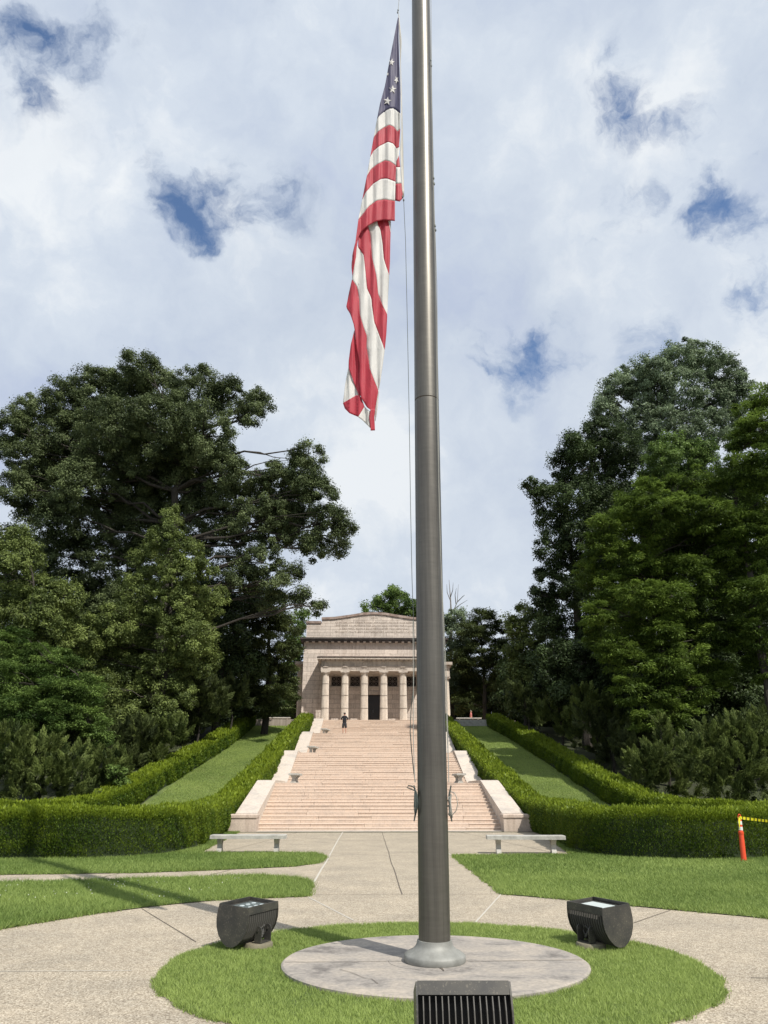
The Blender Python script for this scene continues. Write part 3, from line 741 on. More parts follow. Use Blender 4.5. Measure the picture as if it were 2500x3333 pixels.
# ------------------------------------------------------------------ benches
def leg_prof():
    return [(-.15, 0), (.17, 0), (.16, .06), (.10, .12), (.085, .20), (.12, .28), (.19, .36), (-.19, .36), (-.13, .30), (-.05, .22), (-.05, .14), (-.10, .06)]
def bench(loc, rz, length, label, legoff=None, depth=.46, h=.36, group='stone benches'):
    b = thing('stone_bench', label, 'bench', loc, group); b.rotation_euler = (0, 0, rz)
    mb = MB(); mb.box(-length/2, length/2, -depth/2, depth/2, h, h+.10, .5, bev=.012); mb.build('seat', M['bench'], b, local=True)
    lo = legoff or length*.36
    for s in (-1, 1):
        mb = MB(); mb.prism([(a*1.05, c*h/.36) for a, c in leg_prof()], s*lo-.065, s*lo+.065, 'x', .5); mb.build('leg', M['bench'], b, local=True)
    return b
bench((-3.37, 22.25, .004), 0, 2.12, 'long stone bench on the paving by the left lawn edge', .80)
bench((4.42, 21.75, .004), R(-4), 2.16, 'long stone bench on the paving by the right lawn edge', .76)
p = at(959, 2548, 41.4); bench((p.x, 41.7, 14*RISE), R(86), 1.5, 'stone bench on the lowest stair landing at left, seen end on', .5, .52, .40)
p = at(1497, 2548, 41.4); bench((p.x, 41.7, 14*RISE), R(94), 1.5, 'stone bench on the lowest stair landing at right, seen end on', .5, .52, .40)
p = at(1017, 2450, 52.2); bench((p.x, 52.6, 28*RISE), R(80), 1.5, 'stone bench on the middle stair landing at left', .5, .52, .40)
p = at(1058, 2388, 62.9); bench((p.x, 63.4, 42*RISE), R(80), 1.5, 'stone bench on the highest stair landing at left', .5, .52, .40)
bench((-9.2, 76, ZT), 0, 2.4, 'stone bench on the terrace left of the temple', .85, .46, .50)
bench((10.4, 76, ZT), 0, 2.6, 'stone bench on the terrace right of the temple', .95, .46, .50)

# ------------------------------------------------------------------ flagpole
LEAN = .0093
fp = thing('flagpole', 'tall brushed metal flagpole standing on the round concrete pad', 'flagpole', (CX, CY-.05, .052)); fp.rotation_euler = (0, LEAN, 0)
mb = MB(); mb.lathe([(.157, 0), (.157, 3), (.158, 6.27)], n=64); mb.build('pole', M['pole'], fp, True, True)
mb = MB(); mb.lathe([(.152, 6.27), (.152, 6.285)], n=64); mb.build('seam', M['crack'], fp, True, True)
mb = MB(); mb.lathe([(.158, 6.285), (.157, 12), (.150, 16), (.12, 22)], n=64); mb.build('upper_pole', M['pole'], fp, True, True)
mb = MB(); mb.lathe([(.296, 0), (.302, .01), (.302, .055), (.294, .066), (.265, .085), (.22, .105), (.192, .128), (.178, .155), (.171, .185), (.160, .187)], n=64); mb.build('base_collar', M['collar'], fp, True, True)
mb = MB(); mb.sphere((0, 0, 22.15), .17, 12); mb.build('finial', M['collar'], fp, True, True)
for s, zz in ((-1, 1.44), (1, 1.44)):
    mb = MB(); x = s*.182; mb.tube([(x+s*.015, -.02, zz-.18), (x-s*.005, -.02, zz-.08), (x-s*.005, -.02, zz+.08), (x+s*.015, -.02, zz+.17)], [.007, .011, .011, .007], 8)
    mb.tube([(s*.15, -.01, zz+.02), (x, -.02, zz+.02)], .008, 8); mb.tube([(s*.15, -.01, zz-.03), (x, -.02, zz-.03)], .008, 8)
    mb.build('cleat', M['steel'], fp, True, True)
def wpt(x, y, Y=7.93): return at(x*S, y*S, Y)
def pts(l, Y=7.93):
    out = []
    P = [wpt(a, b, Y) for a, b in l]
    for i in range(len(P)-1):
        for q in range(4): out.append(P[i].lerp(P[i+1], q/4))
    return out+[P[-1]]
hl = thing('halyard', 'thin rope on the left side of the pole, holding the flag', 'rope', wpt(893, 1700))
mb = MB()
top = wpt(862, -60)
mb.tube([top+Vector((0, 0, 6)), top]+pts([(862, 0), (860, 22)]), .0045, 6)
mb.build('upper_line', M['rope'], hl, True)
mb = MB(); mb.tube(pts([(872, 432), (876, 520), (880, 700), (884, 900), (887, 1100), (890, 1250), (894, 1360), (896, 1430), (893, 1490)]), .0035, 6); mb.build('lower_line', M['darkrope'], hl, True)
mb = MB(); mb.tube(pts([(893, 1490), (888, 1530), (886, 1580), (889, 1620), (893, 1660), (897, 1690)]), .005, 6); mb.build('slack_loop', M['darkrope'], hl, True)
mb = MB(); mb.tube(pts([(892, 1340), (893, 1480), (893, 1600), (896, 1690)], 7.9), .004, 6); mb.build('taut_line', M['rope'], hl, True)
def coil(mb, s, zz):
    for q in range(5):
        cx = CX+zz*LEAN+s*(.168+q*.005); pp = []
        for a in np.linspace(0, 2*math.pi, 20): pp.append((cx+.008*math.cos(a*2+q), 8.05-.03+.028*math.cos(a)*(1+.1*q), zz+(.085+.007*q)*math.sin(a)))
        mb.tube(pp, .0055, 6)
mb = MB(); coil(mb, -1, 1.50); mb.tube([(.50, 7.99, 1.63), (.46, 7.97, 1.655), (.425, 7.97, 1.66), (.41, 7.97, 1.64), (.45, 7.98, 1.628), (.49, 8.0, 1.61)], .006, 6); mb.build('coil', M['darkrope'], hl, True)
mb = MB(); 
for (a, b) in ((860, 22), (859, 27), (872, 432), (870, 425)): mb.sphere(wpt(a, b), .018, 5, (.7, .7, 1.5))
mb.build('snap_hook', M['steel'], hl, True)
hr = thing('halyard', 'spare rope pair on the right side of the pole with coil on cleat', 'rope', wpt(973, 1700))
for nm, xo in (('line', 0), ('line', 3)):
    mb = MB(); l = [(926, -60), (928, 0), (930, 140), (933, 260), (936, 390), (938, 490), (941, 620), (944, 860), (948, 1050), (952, 1200), (956, 1330), (961, 1460), (966, 1590), (970, 1690)]
    tp0 = wpt(926+xo, -60); mb.tube([tp0+Vector((0, 0, 6))]+pts([(a+xo*(.4+.6*math.sin(i*1.3)), b) for i, (a, b) in enumerate(l)]), .0042 if xo else .0035, 6); mb.build(nm, M['rope'], hr, True)
mb = MB()
for (a, b) in ((930, 130), (931, 142), (936, 385), (937, 397), (939, 488), (940, 497)): mb.sphere(wpt(a+1, b), .018, 5, (.7, .7, 1.7))
mb.build('snap_hook', M['steel'], hr, True)
mb = MB(); coil(mb, 1, 1.46); mb.tube([(.875, 8.0, 1.60), (.905, 7.98, 1.59), (.93, 7.97, 1.54), (.935, 7.97, 1.47), (.915, 7.98, 1.41), (.885, 8.0, 1.38)], .0045, 6); mb.build('coil', M['rope'], hr, True)

# ------------------------------------------------------------------ flag
FY = 8.0
def fold(px, py, layer=0):
    d = .018*math.sin(px*.19+py*.006+layer)+.006*math.sin(px*.43-py*.011+1.3)+.010*math.sin(py*.021+px*.05)
    return d
def c5(p): return (1050+p[0]*.3391, p[1]*.3391)
def c6(p): return (1050+p[0]*.3617, 650+p[1]*.3617)
def resample(l, n):
    d = [0]
    for a, b in zip(l[:-1], l[1:]): d.append(d[-1]+math.hypot(b[0]-a[0], b[1]-a[1]))
    out = []
    for k in range(n+1):
        s = d[-1]*k/n; i = 0
        while i < len(l)-2 and d[i+1] < s: i += 1
        f = 0 if d[i+1] == d[i] else (s-d[i])/(d[i+1]-d[i]); f = min(1, f)
        out.append((l[i][0]+(l[i+1][0]-l[i][0])*f, l[i][1]+(l[i+1][1]-l[i][1])*f))
    return out
flag = thing('flag', 'red, white and blue striped flag with white stars hanging limp beside the pole', 'flag', at(1290, 650, FY))
def panel(name, m, A, B, off=0., n=24, k=16, layer=0, bulge=0.):
    """cloth between two curves A and B (photo pixels, measured at the flag's distance)"""
    A = resample(A, n); B = resample(B, n); mb = MB(); vs = []
    for i in range(n+1):
        for j in range(k+1):
            t = j/k; px = A[i][0]*(1-t)+B[i][0]*t; py = A[i][1]*(1-t)+B[i][1]*t
            Y = FY+off+fold(px, py, layer)-bulge*math.sin(math.pi*i/n); vs.append(at(px, py, Y))
    mb.add(vs, [(i*(k+1)+j, i*(k+1)+j+1, (i+1)*(k+1)+j+1, (i+1)*(k+1)+j) for i in range(n) for j in range(k)], .5)
    o = mb.build(name, m, flag, False)
    o.data.polygons.foreach_set('use_smooth', [True]*len(o.data.polygons))
    md = o.modifiers.new('thickness', 'SOLIDIFY'); md.thickness = .003; md.offset = 0
    return o
b0 = [(522, 1150), (545, 1110), (590, 1075), (640, 1045), (680, 1040), (715, 1065), (745, 1090)]
b1 = [(490, 1320), (530, 1265), (580, 1230), (640, 1200), (680, 1215), (718, 1265)]
b2 = [(458, 1505), (490, 1450), (550, 1400), (630, 1362), (680, 1380), (712, 1430)]
b3 = [(425, 1690), (460, 1630), (520, 1580), (600, 1540), (650, 1550), (705, 1592)]
b4 = [(380, 1920), (420, 1840), (480, 1770), (560, 1718), (620, 1715), (700, 1745)]
b5 = [(343, 2110), (380, 2060), (440, 1985), (520, 1925), (600, 1915), (695, 1930)]
cl = [(722, 170), (690, 340), (655, 520), (625, 680), (600, 820), (550, 1000), (522, 1150)]
cr = [(733, 170), (730, 350), (737, 600), (748, 900), (745, 1090)]
# canton: rows run from the tip down to curve b0
A = [c5(p) for p in cl]; B = [c5(p) for p in cr]
def canton():
    n, k = 30, 14; mb = MB(); vs = []; L0 = resample([c5(p) for p in cl], n); R0 = resample([c5(p) for p in cr], n); bb = resample([c5(p) for p in b0], k)
    for i in range(n+1):
        for j in range(k+1):
            t = j/k; x = L0[i][0]*(1-t)+R0[i][0]*t; y = L0[i][1]*(1-t)+R0[i][1]*t
            f = (i/n)**3; lx = L0[n][0]*(1-t)+R0[n][0]*t; ly = L0[n][1]*(1-t)+R0[n][1]*t
            x += (bb[j][0]-lx)*f; y += (bb[j][1]-ly)*f
            vs.append(at(x, y, FY+fold(x, y)))
    mb.add(vs, [(i*(k+1)+j, i*(k+1)+j+1, (i+1)*(k+1)+j+1, (i+1)*(k+1)+j) for i in range(n) for j in range(k)], .5)
    o = mb.build('canton', M['flagblue'], flag); o.data.polygons.foreach_set('use_smooth', [True]*len(o.data.polygons))
    md = o.modifiers.new('thickness', 'SOLIDIFY'); md.thickness = .003; md.offset = 0
canton()
cur = [[c5(p) for p in b] for b in (b0, b1, b2, b3, b4, b5)]
b0s = [c5(p) for p in [(522, 1150), (545, 1110), (590, 1075), (640, 1045), (680, 1040), (722, 1072)]]
cur[0] = b0s
for i, (nm, m) in enumerate((('white_stripe', 'flagwhite'), ('red_stripe', 'flagred'), ('white_stripe', 'flagwhite'), ('red_stripe', 'flagred'), ('white_stripe', 'flagwhite'))):
    panel(nm, M[m], cur[i], cur[i+1], n=26, k=12)
b6 = [(262, 640), (268, 500), (290, 400), (345, 290), (400, 240), (480, 195), (560, 183), (650, 192)]
b5b = [(335, 205), (360, 160), (390, 120), (440, 70), (500, 20), (570, 0), (652, 8)]
panel('red_stripe', M['flagred'], [cur[5][0]]+[c5(p) for p in b5[1:]], [c6(p) for p in b6], n=26, k=12)
# header and the folded-back stripes beside the hoist
panel('header', M['canvas'], [c5(p) for p in [(728, 150), (735, 350), (745, 600), (752, 960), (757, 1250), (745, 1420), (752, 1650), (765, 1880)]], [c5(p) for p in [(732, 110), (745, 250), (760, 380), (752, 600), (762, 960), (770, 1250), (775, 1500), (783, 1890)]], off=.05, n=30, k=3)
zz = [('white_stripe', 'flagwhite', [(718, 1060), (750, 1090)], [(718, 1265), (746, 1240)]), ('red_stripe', 'flagred', [(715, 1262), (746, 1240)], [(708, 1430), (735, 1410)]),
      ('white_stripe', 'flagwhite', [(706, 1430), (742, 1410)], [(712, 1540), (732, 1500)]), ('red_stripe', 'flagred', [(700, 1560), (734, 1490)], [(700, 1605), (745, 1605)]),
      ('white_stripe', 'flagwhite', [(700, 1605), (745, 1605)], [(696, 1765), (755, 1762)]), ('red_stripe', 'flagred', [(696, 1765), (757, 1760)], [(694, 1925), (740, 1935), (772, 1900)])]
for nm, m, a, b in zz: panel(nm, M[m], [c5(p) for p in a], [c5(p) for p in b], off=.035, n=8, k=8)
# the fly hanging below
def reg(nm, m, L, Rr, off=.05, n=34, k=8): panel(nm, M[m], [c6(p) for p in L], [c6(p) for p in Rr], off=off, n=n, k=k, layer=.4)
c1 = [(480, 150), (500, 230), (520, 270), (540, 400), (550, 530), (575, 610), (600, 680)]
ro1 = [(583, 150), (600, 230), (612, 300), (610, 400), (607, 550), (600, 680)]
reg('white_stripe', 'flagwhite', [(583, 150), (600, 230), (612, 300)], [(614, 150), (615, 230), (613, 300)], n=8, k=3)
reg('red_stripe', 'flagred', c1, ro1)
c2 = [(395, 200), (415, 240), (430, 320), (445, 520), (460, 580), (485, 690), (500, 850), (540, 950), (583, 1035)]
reg('white_stripe', 'flagwhite', c2, c1+[(590, 850), (583, 1035)], n=40)
c3 = [(330, 250), (322, 350), (320, 430), (370, 500), (385, 640), (400, 800), (440, 890), (445, 960), (465, 1100), (510, 1220), (560, 1350)]
reg('red_stripe', 'flagred', c3, c2+[(575, 1200), (560, 1350)], n=44)
c4 = [(300, 400), (285, 560), (265, 715), (310, 780), (330, 900), (335, 1030), (370, 1150), (400, 1230), (395, 1330), (410, 1400), (425, 1520), (470, 1640), (503, 1715)]
reg('white_stripe', 'flagwhite', c4, c3[2:]+[(540, 1500), (520, 1640), (503, 1715)], n=48)
reg('red_stripe', 'flagred', [(300, 380), (262, 560), (260, 610), (268, 680)], [(335, 290), (308, 420), (300, 520), (268, 690)], off=.02, n=14, k=6)
c5l = [(265, 718), (235, 850), (212, 970), (250, 1030), (280, 1120), (290, 1180), (300, 1300), (330, 1480), (328, 1640), (345, 1780), (400, 1870), (440, 1895)]
reg('red_stripe', 'flagred', c5l, c4[2:]+[(485, 1820), (470, 1895)], n=50)
reg('red_stripe', 'flagred', [(432, 1880), (420, 1960), (430, 2030), (433, 2078)], [(472, 1880), (466, 1960), (470, 2030), (472, 2076)], n=12, k=6, off=.045)
reg('white_stripe', 'flagwhite', [(503, 1712), (485, 1820), (468, 1900), (472, 1990)], [(508, 1715), (500, 1850), (488, 1930), (474, 1995)], n=12, k=3)
reg('red_stripe', 'flagred', [(286, 1175), (255, 1300), (235, 1450), (233, 1510), (280, 1640), (325, 1757)], [(288, 1180), (300, 1300), (330, 1480), (331, 1560), (335, 1650), (352, 1770)], off=.08, n=30)
reg('white_stripe', 'flagwhite', [(233, 1512), (205, 1650), (183, 1830), (200, 1835)], [(236, 1515), (270, 1620), (326, 1757), (326, 1760)], off=.10, n=24)
reg('red_stripe', 'flagred', [(183, 1830), (200, 1880), (240, 1920), (320, 1955)], [(300, 1762), (335, 1757), (355, 1800), (378, 1865)], off=.07, n=20)
reg('white_stripe', 'flagwhite', [(320, 1955), (360, 1985), (430, 2055)], [(378, 1862), (405, 1890), (428, 1905)], off=.065, n=16)
def star(x, y, r, rot, sq=1.):
    x, y = c5((x, y)); r *= .3391; mb = MB(); vs = []
    for k in range(10):
        a = R(-90+36*k+rot); rr = r if k % 2 == 0 else r*.42; px, py = x+rr*math.cos(a)*sq, y+rr*math.sin(a)
        vs.append(at(px, py, FY+fold(px, py)-.008))
    vs.append(at(x, y, FY+fold(x, y)-.012)); mb.add(vs, [(k, (k+1) % 10, 10) for k in range(10)], .5); o = mb.build('star', M['flagwhite'], flag)
    md = o.modifiers.new('thickness', 'SOLIDIFY'); md.thickness = .002
star(663, 597, 36, 12, .8); star(625, 713, 16, 10, .7); star(710, 768, 40, -25, .55); star(672, 857, 40, 5, .95); star(622, 970, 42, 8, .98)

# ------------------------------------------------------------------ floodlights
def flood(loc, rz, label, lensmat, tilt=R(4), L=.62, zb=.07):
    b = thing('floodlight', label, 'floodlight', loc, 'black floodlights round the flagpole'); b.rotation_euler = (0, 0, rz)
    mb = MB(); mb.lathe([(.17, -.03), (.17, .055), (.16, .07)], n=28, tint=.5); mb.build('footing', M['footing'], b, True, True)
    piv = Vector((0, -.02, .20)); rot = Matrix.Rotation(tilt, 4, 'X')
    cy, czz = .17, .05                         # body offset behind the yoke
    prof = [(-.205, .42), (-.219, .34), (-.222, .26), (-.208, .18), (-.168, .10), (-.105, .035), (-.04, .0), (.04, .0), (.105, .035), (.168, .10), (.208, .18), (.222, .26), (.219, .34), (.205, .42)]
    def T(x, y, z): v = rot @ Vector((0, y, z-.2)); return (x, v.y+cy, v.z+.2+czz)
    def addp(mb, poly, x0, x1):
        n = len(poly); vs = [T(x0, a, c) for a, c in poly]+[T(x1, a, c) for a, c in poly]
        mb.add(vs, [tuple(range(n))[::-1], tuple(range(n, 2*n))]+[(i, (i+1) % n, n+(i+1) % n, n+i) for i in range(n)], .5)
    for s in (-1, 1):
        mb = MB(); addp(mb, prof, s*L/2-.006, s*L/2+.006); mb.build('end_plate', M['black'], b, local=True)
    mb = MB(); addp(mb, [(a*.70, .035+c*.80) for a, c in prof], -L/2+.008, L/2-.008); core = mb.build('housing', M['void'], b, local=True)
    mb = MB(); nf = 15
    for k in range(1, nf):
        x = -L/2+L*k/nf; addp(mb, [(a*.985, c*.985+.002) for a, c in prof[1:-1]]+[(.15, .33), (-.15, .33)], x-.0035, x+.0035)
    mb.build('fins', M['fin'], b, local=True)
    for s in (-1, 1):
        mb = MB(); addp(mb, [(s*.206, .425), (s*.212, .345), (s*.200, .345), (s*.192, .425)], -L/2+.0065, L/2-.0065)
        mb.build('rim', M['black'], b, local=True)
    mb = MB(); addp(mb, [(-.15, .372), (.15, .372), (.15, .382), (-.15, .382)], -L/2+.05, L/2-.05); lens = mb.build('lens', lensmat, b, local=True)
    mb = MB()
    for s in (-1, 1): addp(mb, [(s*.172, .37), (s*.152, .37), (s*.152, .388), (s*.172, .388)], -L/2+.03, L/2-.03)
    for s in (-1, 1): addp(mb, [(-.15, .37), (.15, .37), (.15, .388), (-.15, .388)], s*(L/2-.04)-.009, s*(L/2-.04)+.009)
    mb.build('bezel', M['black'], b, local=True)
    if lensmat is M['lens']:
        for i in range(4):
            for j in range(2):
                mb = MB(); c = T(-.18+i*.12, -.06+j*.12, .384); mb.sphere(c, .032, 6, (1, 1, .25)); q = mb.build('diode', M['led'], lens, True, True)
    # yoke
    mb = MB()
    for s in (-1, 1):
        x = s*.10; arc = [(-.045, .075), (.045, .075)]+[(.045*math.cos(a), .20+.045*math.sin(a)) for a in np.linspace(0, math.pi, 9)]
        n = len(arc); vs = [(x-.006, a-.06, c) for a, c in arc]+[(x+.006, a-.06, c) for a, c in arc]
        mb.add(vs, [tuple(range(n))[::-1], tuple(range(n, 2*n))]+[(i, (i+1) % n, n+(i+1) % n, n+i) for i in range(n)], .5)
        mb.tube([(x-.014, -.06, .20), (x+.014, -.06, .20)], .013, 8)
    mb.box(-.106, .106, -.105, -.015, .072, .080, .5); mb.tube([(-.02, -.05, .12), (.06, -.02, .235)], .02, 8)
    mb.build('yoke', M['black'], b, local=True)
    mb = MB(); mb.tube([(.0+.045*math.cos(a), -.055, .19+.045*math.sin(a)) for a in np.linspace(0, 2*math.pi, 14)], .006, 6); mb.build('conduit', M['black'], b, True, True)
    b.scale = (.94, .94, .94)
    return b
# the yoke side (-y local) faces the pole
def face(x, y): return math.atan2(CY-y, CX-x)+math.pi/2
lx, ly = -1.19, 9.02; flood((lx, ly, 0), face(lx, ly), 'black floodlight with clear lens on a round footing, left of the flagpole', M['lens'])
rx, ry = 2.46, 8.93; flood((rx, ry, 0), face(rx, ry), 'black floodlight with pale frosted lens on a round footing, right of the flagpole', M['lenswhite'])
flood((.61, 5.47, 0), R(180)+R(-1), 'black floodlight seen from behind at the bottom of the picture, in front of the pole', M['lens'], tilt=R(20))

# ------------------------------------------------------------------ delineator post and tape
dp = thing('delineator_post', 'orange plastic post with two white bands standing on the grass by the hedge', 'post', (9.24, 19.15, .01)); dp.rotation_euler = (0, R(4.0), 0)
mb = MB(); mb.lathe([(.075, 0), (.075, .025), (.062, .03), (.060, .40), (.056, .60), (.060, .603), (.066, .66), (.050, .67), (.046, .86), (.040, .94), (.028, .97)], n=20); mb.build('tube', M['orange'], dp, True, True)
mb = MB(); mb.lathe([(.0512, .70), (.0500, .78)], n=20); mb.build('band', M['reflect'], dp, True, True)
mb = MB(); mb.lathe([(.0482, .83), (.0452, .91)], n=20); mb.build('band', M['reflect'], dp, True, True)
mb = MB(); mb.tube([(-.03, 0, .95), (-.034, 0, 1.01), (-.02, 0, 1.05), (0, 0, 1.065), (.02, 0, 1.05), (.034, 0, 1.01), (.03, 0, .95)], .014, 8); mb.build('loop_handle', M['orange'], dp, True, True)
mb = MB(); a = Vector((9.27, 19.1, 1.0)); e = Vector((16.0, 20.4, 1.05)); vs = []
for k in range(41):
    t_ = k/40; p = a.lerp(e, t_); p.z -= .30*4*t_*(1-t_)*.75; tw = R(25)*math.sin(k*.35); vs += [p+Vector((0, -.03*math.sin(tw), .032*math.cos(tw))), p-Vector((0, -.03*math.sin(tw), .032*math.cos(tw)))]
mb.add(vs, [(2*k, 2*k+1, 2*k+3, 2*k+2) for k in range(40)], .5)
vs = [(a_+.11, b_, c_) for a_, b_, c_ in [(9.13, 19.05, 1.0), (9.17, 19.04, 1.0), (9.14, 19.03, .88), (9.09, 19.03, .72), (9.07, 19.03, .74), (9.10, 19.04, .9)]]
mb.add(vs, [(0, 1, 2, 5), (5, 2, 3, 4)], .5)
mb.tube([(9.26, 19.13, .99), (9.305, 19.09, .995), (9.355, 19.14, .985), (9.305, 19.19, .99), (9.26, 19.13, .99)], .012, 5)
ob = mb.build('caution_tape', M['tape']); md = ob.modifiers.new('thickness', 'SOLIDIFY'); md.thickness = .002
tag(ob, 'yellow caution tape with black printing tied to the orange post', 'tape')

# ------------------------------------------------------------------ people
def skin(name, verts, edges, rad, m, parent, root=0, lvl=2):
    me = bpy.data.meshes.new(name); me.from_pydata(verts, edges, []); me.update(); me.materials.append(m)
    o = link(bpy.data.objects.new(name, me), parent)
    md = o.modifiers.new('skin', 'SKIN'); md.use_smooth_shade = True; md.branch_smoothing = .3
    for i, r in enumerate(rad): me.skin_vertices[0].data[i].radius = (r, r) if isinstance(r, (int, float)) else r
    me.skin_vertices[0].data[root].use_root = True
    s = o.modifiers.new('sub', 'SUBSURF'); s.levels = lvl; s.render_levels = lvl
    return o
def person(loc, rz, label, shirt, trousers, hairm, h=1.74, arms='phone', stance=.11, shorts=True):
    p = thing('person', label, 'person', loc); p.rotation_euler = (0, 0, rz); k = h/1.74     # faces +y
    V = []; E = []; Rd = []
    def v(x, y, z, r, par=None):
        V.append((x*k, y*k, z*k)); Rd.append(tuple(q*k for q in r) if isinstance(r, tuple) else r*k)
        if par is not None: E.append((par, len(V)-1))
        return len(V)-1
    pel = v(0, 0, .95, (.12, .08)); ch = v(0, -.01, 1.15, (.11, .075), pel); sh = v(0, 0, 1.38, (.11, .075), ch); nk = v(0, .01, 1.50, .055, sh)
    hd = v(0, .025, 1.58, (.070, .085), nk); ht = v(0, .02, 1.67, (.072, .085), hd); v(0, .125, 1.59, .012, hd); v(.078, .01, 1.60, .014, hd); v(-.078, .01, 1.60, .014, hd)
    hands = []
    for s in (-1, 1):
        hip = v(s*.085, 0, .86, .075, pel); kn = v(s*stance, .02, .48, .058, hip); ca = v(s*stance*1.02, -.015, .34, .056, kn); an = v(s*stance*1.05, -.02, .09, .036, ca); v(s*stance*1.2, .13, .035, .034, an)
        so = v(s*.18, 0, 1.39, .048, sh)
        if arms == 'phone': el = v(s*.27, .0, 1.13, .042, so); wr = v(s*.14, .24, 1.20, .028, el); hnd = v(s*.07, .30, 1.24, .030, wr); fd = Vector((-s*.5, .3, .6)).normalized()
        else: el = v(s*.24, -.04, 1.12, .042, so); wr = v(s*.25, .10, .92, .028, el); hnd = v(s*.24, .15, .85, .032, wr); fd = Vector((0, .35, -.9)).normalized()
        b = Vector(V[hnd])/k
        for q in range(4):
            o = (q-1.5)*.02; l = (.035, .042, .040, .030)[q]
            f1 = v(b.x+o*.3, b.y+o, b.z+fd.z*.03, .009, hnd); c = b+Vector((o*.3, o, 0))+fd*(.03+l); v(c.x, c.y, c.z, .007, f1)
        v(b.x-s*.035, b.y+.02, b.z+.01, .010, hnd)
    skin('body', V, E, Rd, M['skin'], p, 0)
    def simple(name, pts_, edges, rad, m): skin(name, [(a*k, b*k, c*k) for a, b, c in pts_], edges, [tuple(q*k for q in r) if isinstance(r, tuple) else r*k for r in rad], m, p)
    e1 = (.27, .0, 1.15) if arms == 'phone' else (.235, -.035, 1.15)
    simple('shirt', [(0, 0, .84), (0, 0, 1.06), (0, 0, 1.32), (0, 0, 1.44), (.19, 0, 1.40), e1, (-.19, 0, 1.40), (-e1[0], e1[1], e1[2]), (0, .005, 1.50)],
           [(0, 1), (1, 2), (2, 3), (3, 4), (4, 5), (3, 6), (6, 7), (3, 8)], [(.19, .14), (.185, .135), (.19, .14), (.13, .11), .085, .068, .085, .068, .07], shirt)
    zk = .46 if shorts else .08
    simple('shorts' if shorts else 'trousers', [(0, 0, .98), (0, 0, .86), (.10, 0, .74), (stance+.01, .015, zk), (-.10, 0, .74), (-stance-.01, .015, zk)],
           [(0, 1), (1, 2), (2, 3), (1, 4), (4, 5)], [(.19, .14), (.185, .14), .12, .10, .12, .10], trousers)
    mb = MB(); mb.sphere((0, 0*k, 1.655*k), .094*k, 8, (.92, 1.05, .95)); mb.build('hair', hairm, p, True, True)
    mb = MB()
    for s in (-1, 1): mb.box(s*stance*1.1-.045, s*stance*1.1+.045, -.07, .19, 0, .06, .5, bev=.02)
    mb.build('shoes', M['darkshorts'], p, local=True)
    return p
person((-2.0, 62.15, 42*RISE), 0, 'person in black T-shirt and dark shorts standing on the upper steps with back to us', M['blackcloth'], M['darkshorts'], M['hair'], 1.74, 'phone')
person((11.2, 80, ZT), R(-90), 'person in salmon pink shirt standing on the terrace right of the temple', M['pinkcloth'], M['darkshorts'], M['greyhair'], 1.76, 'down')

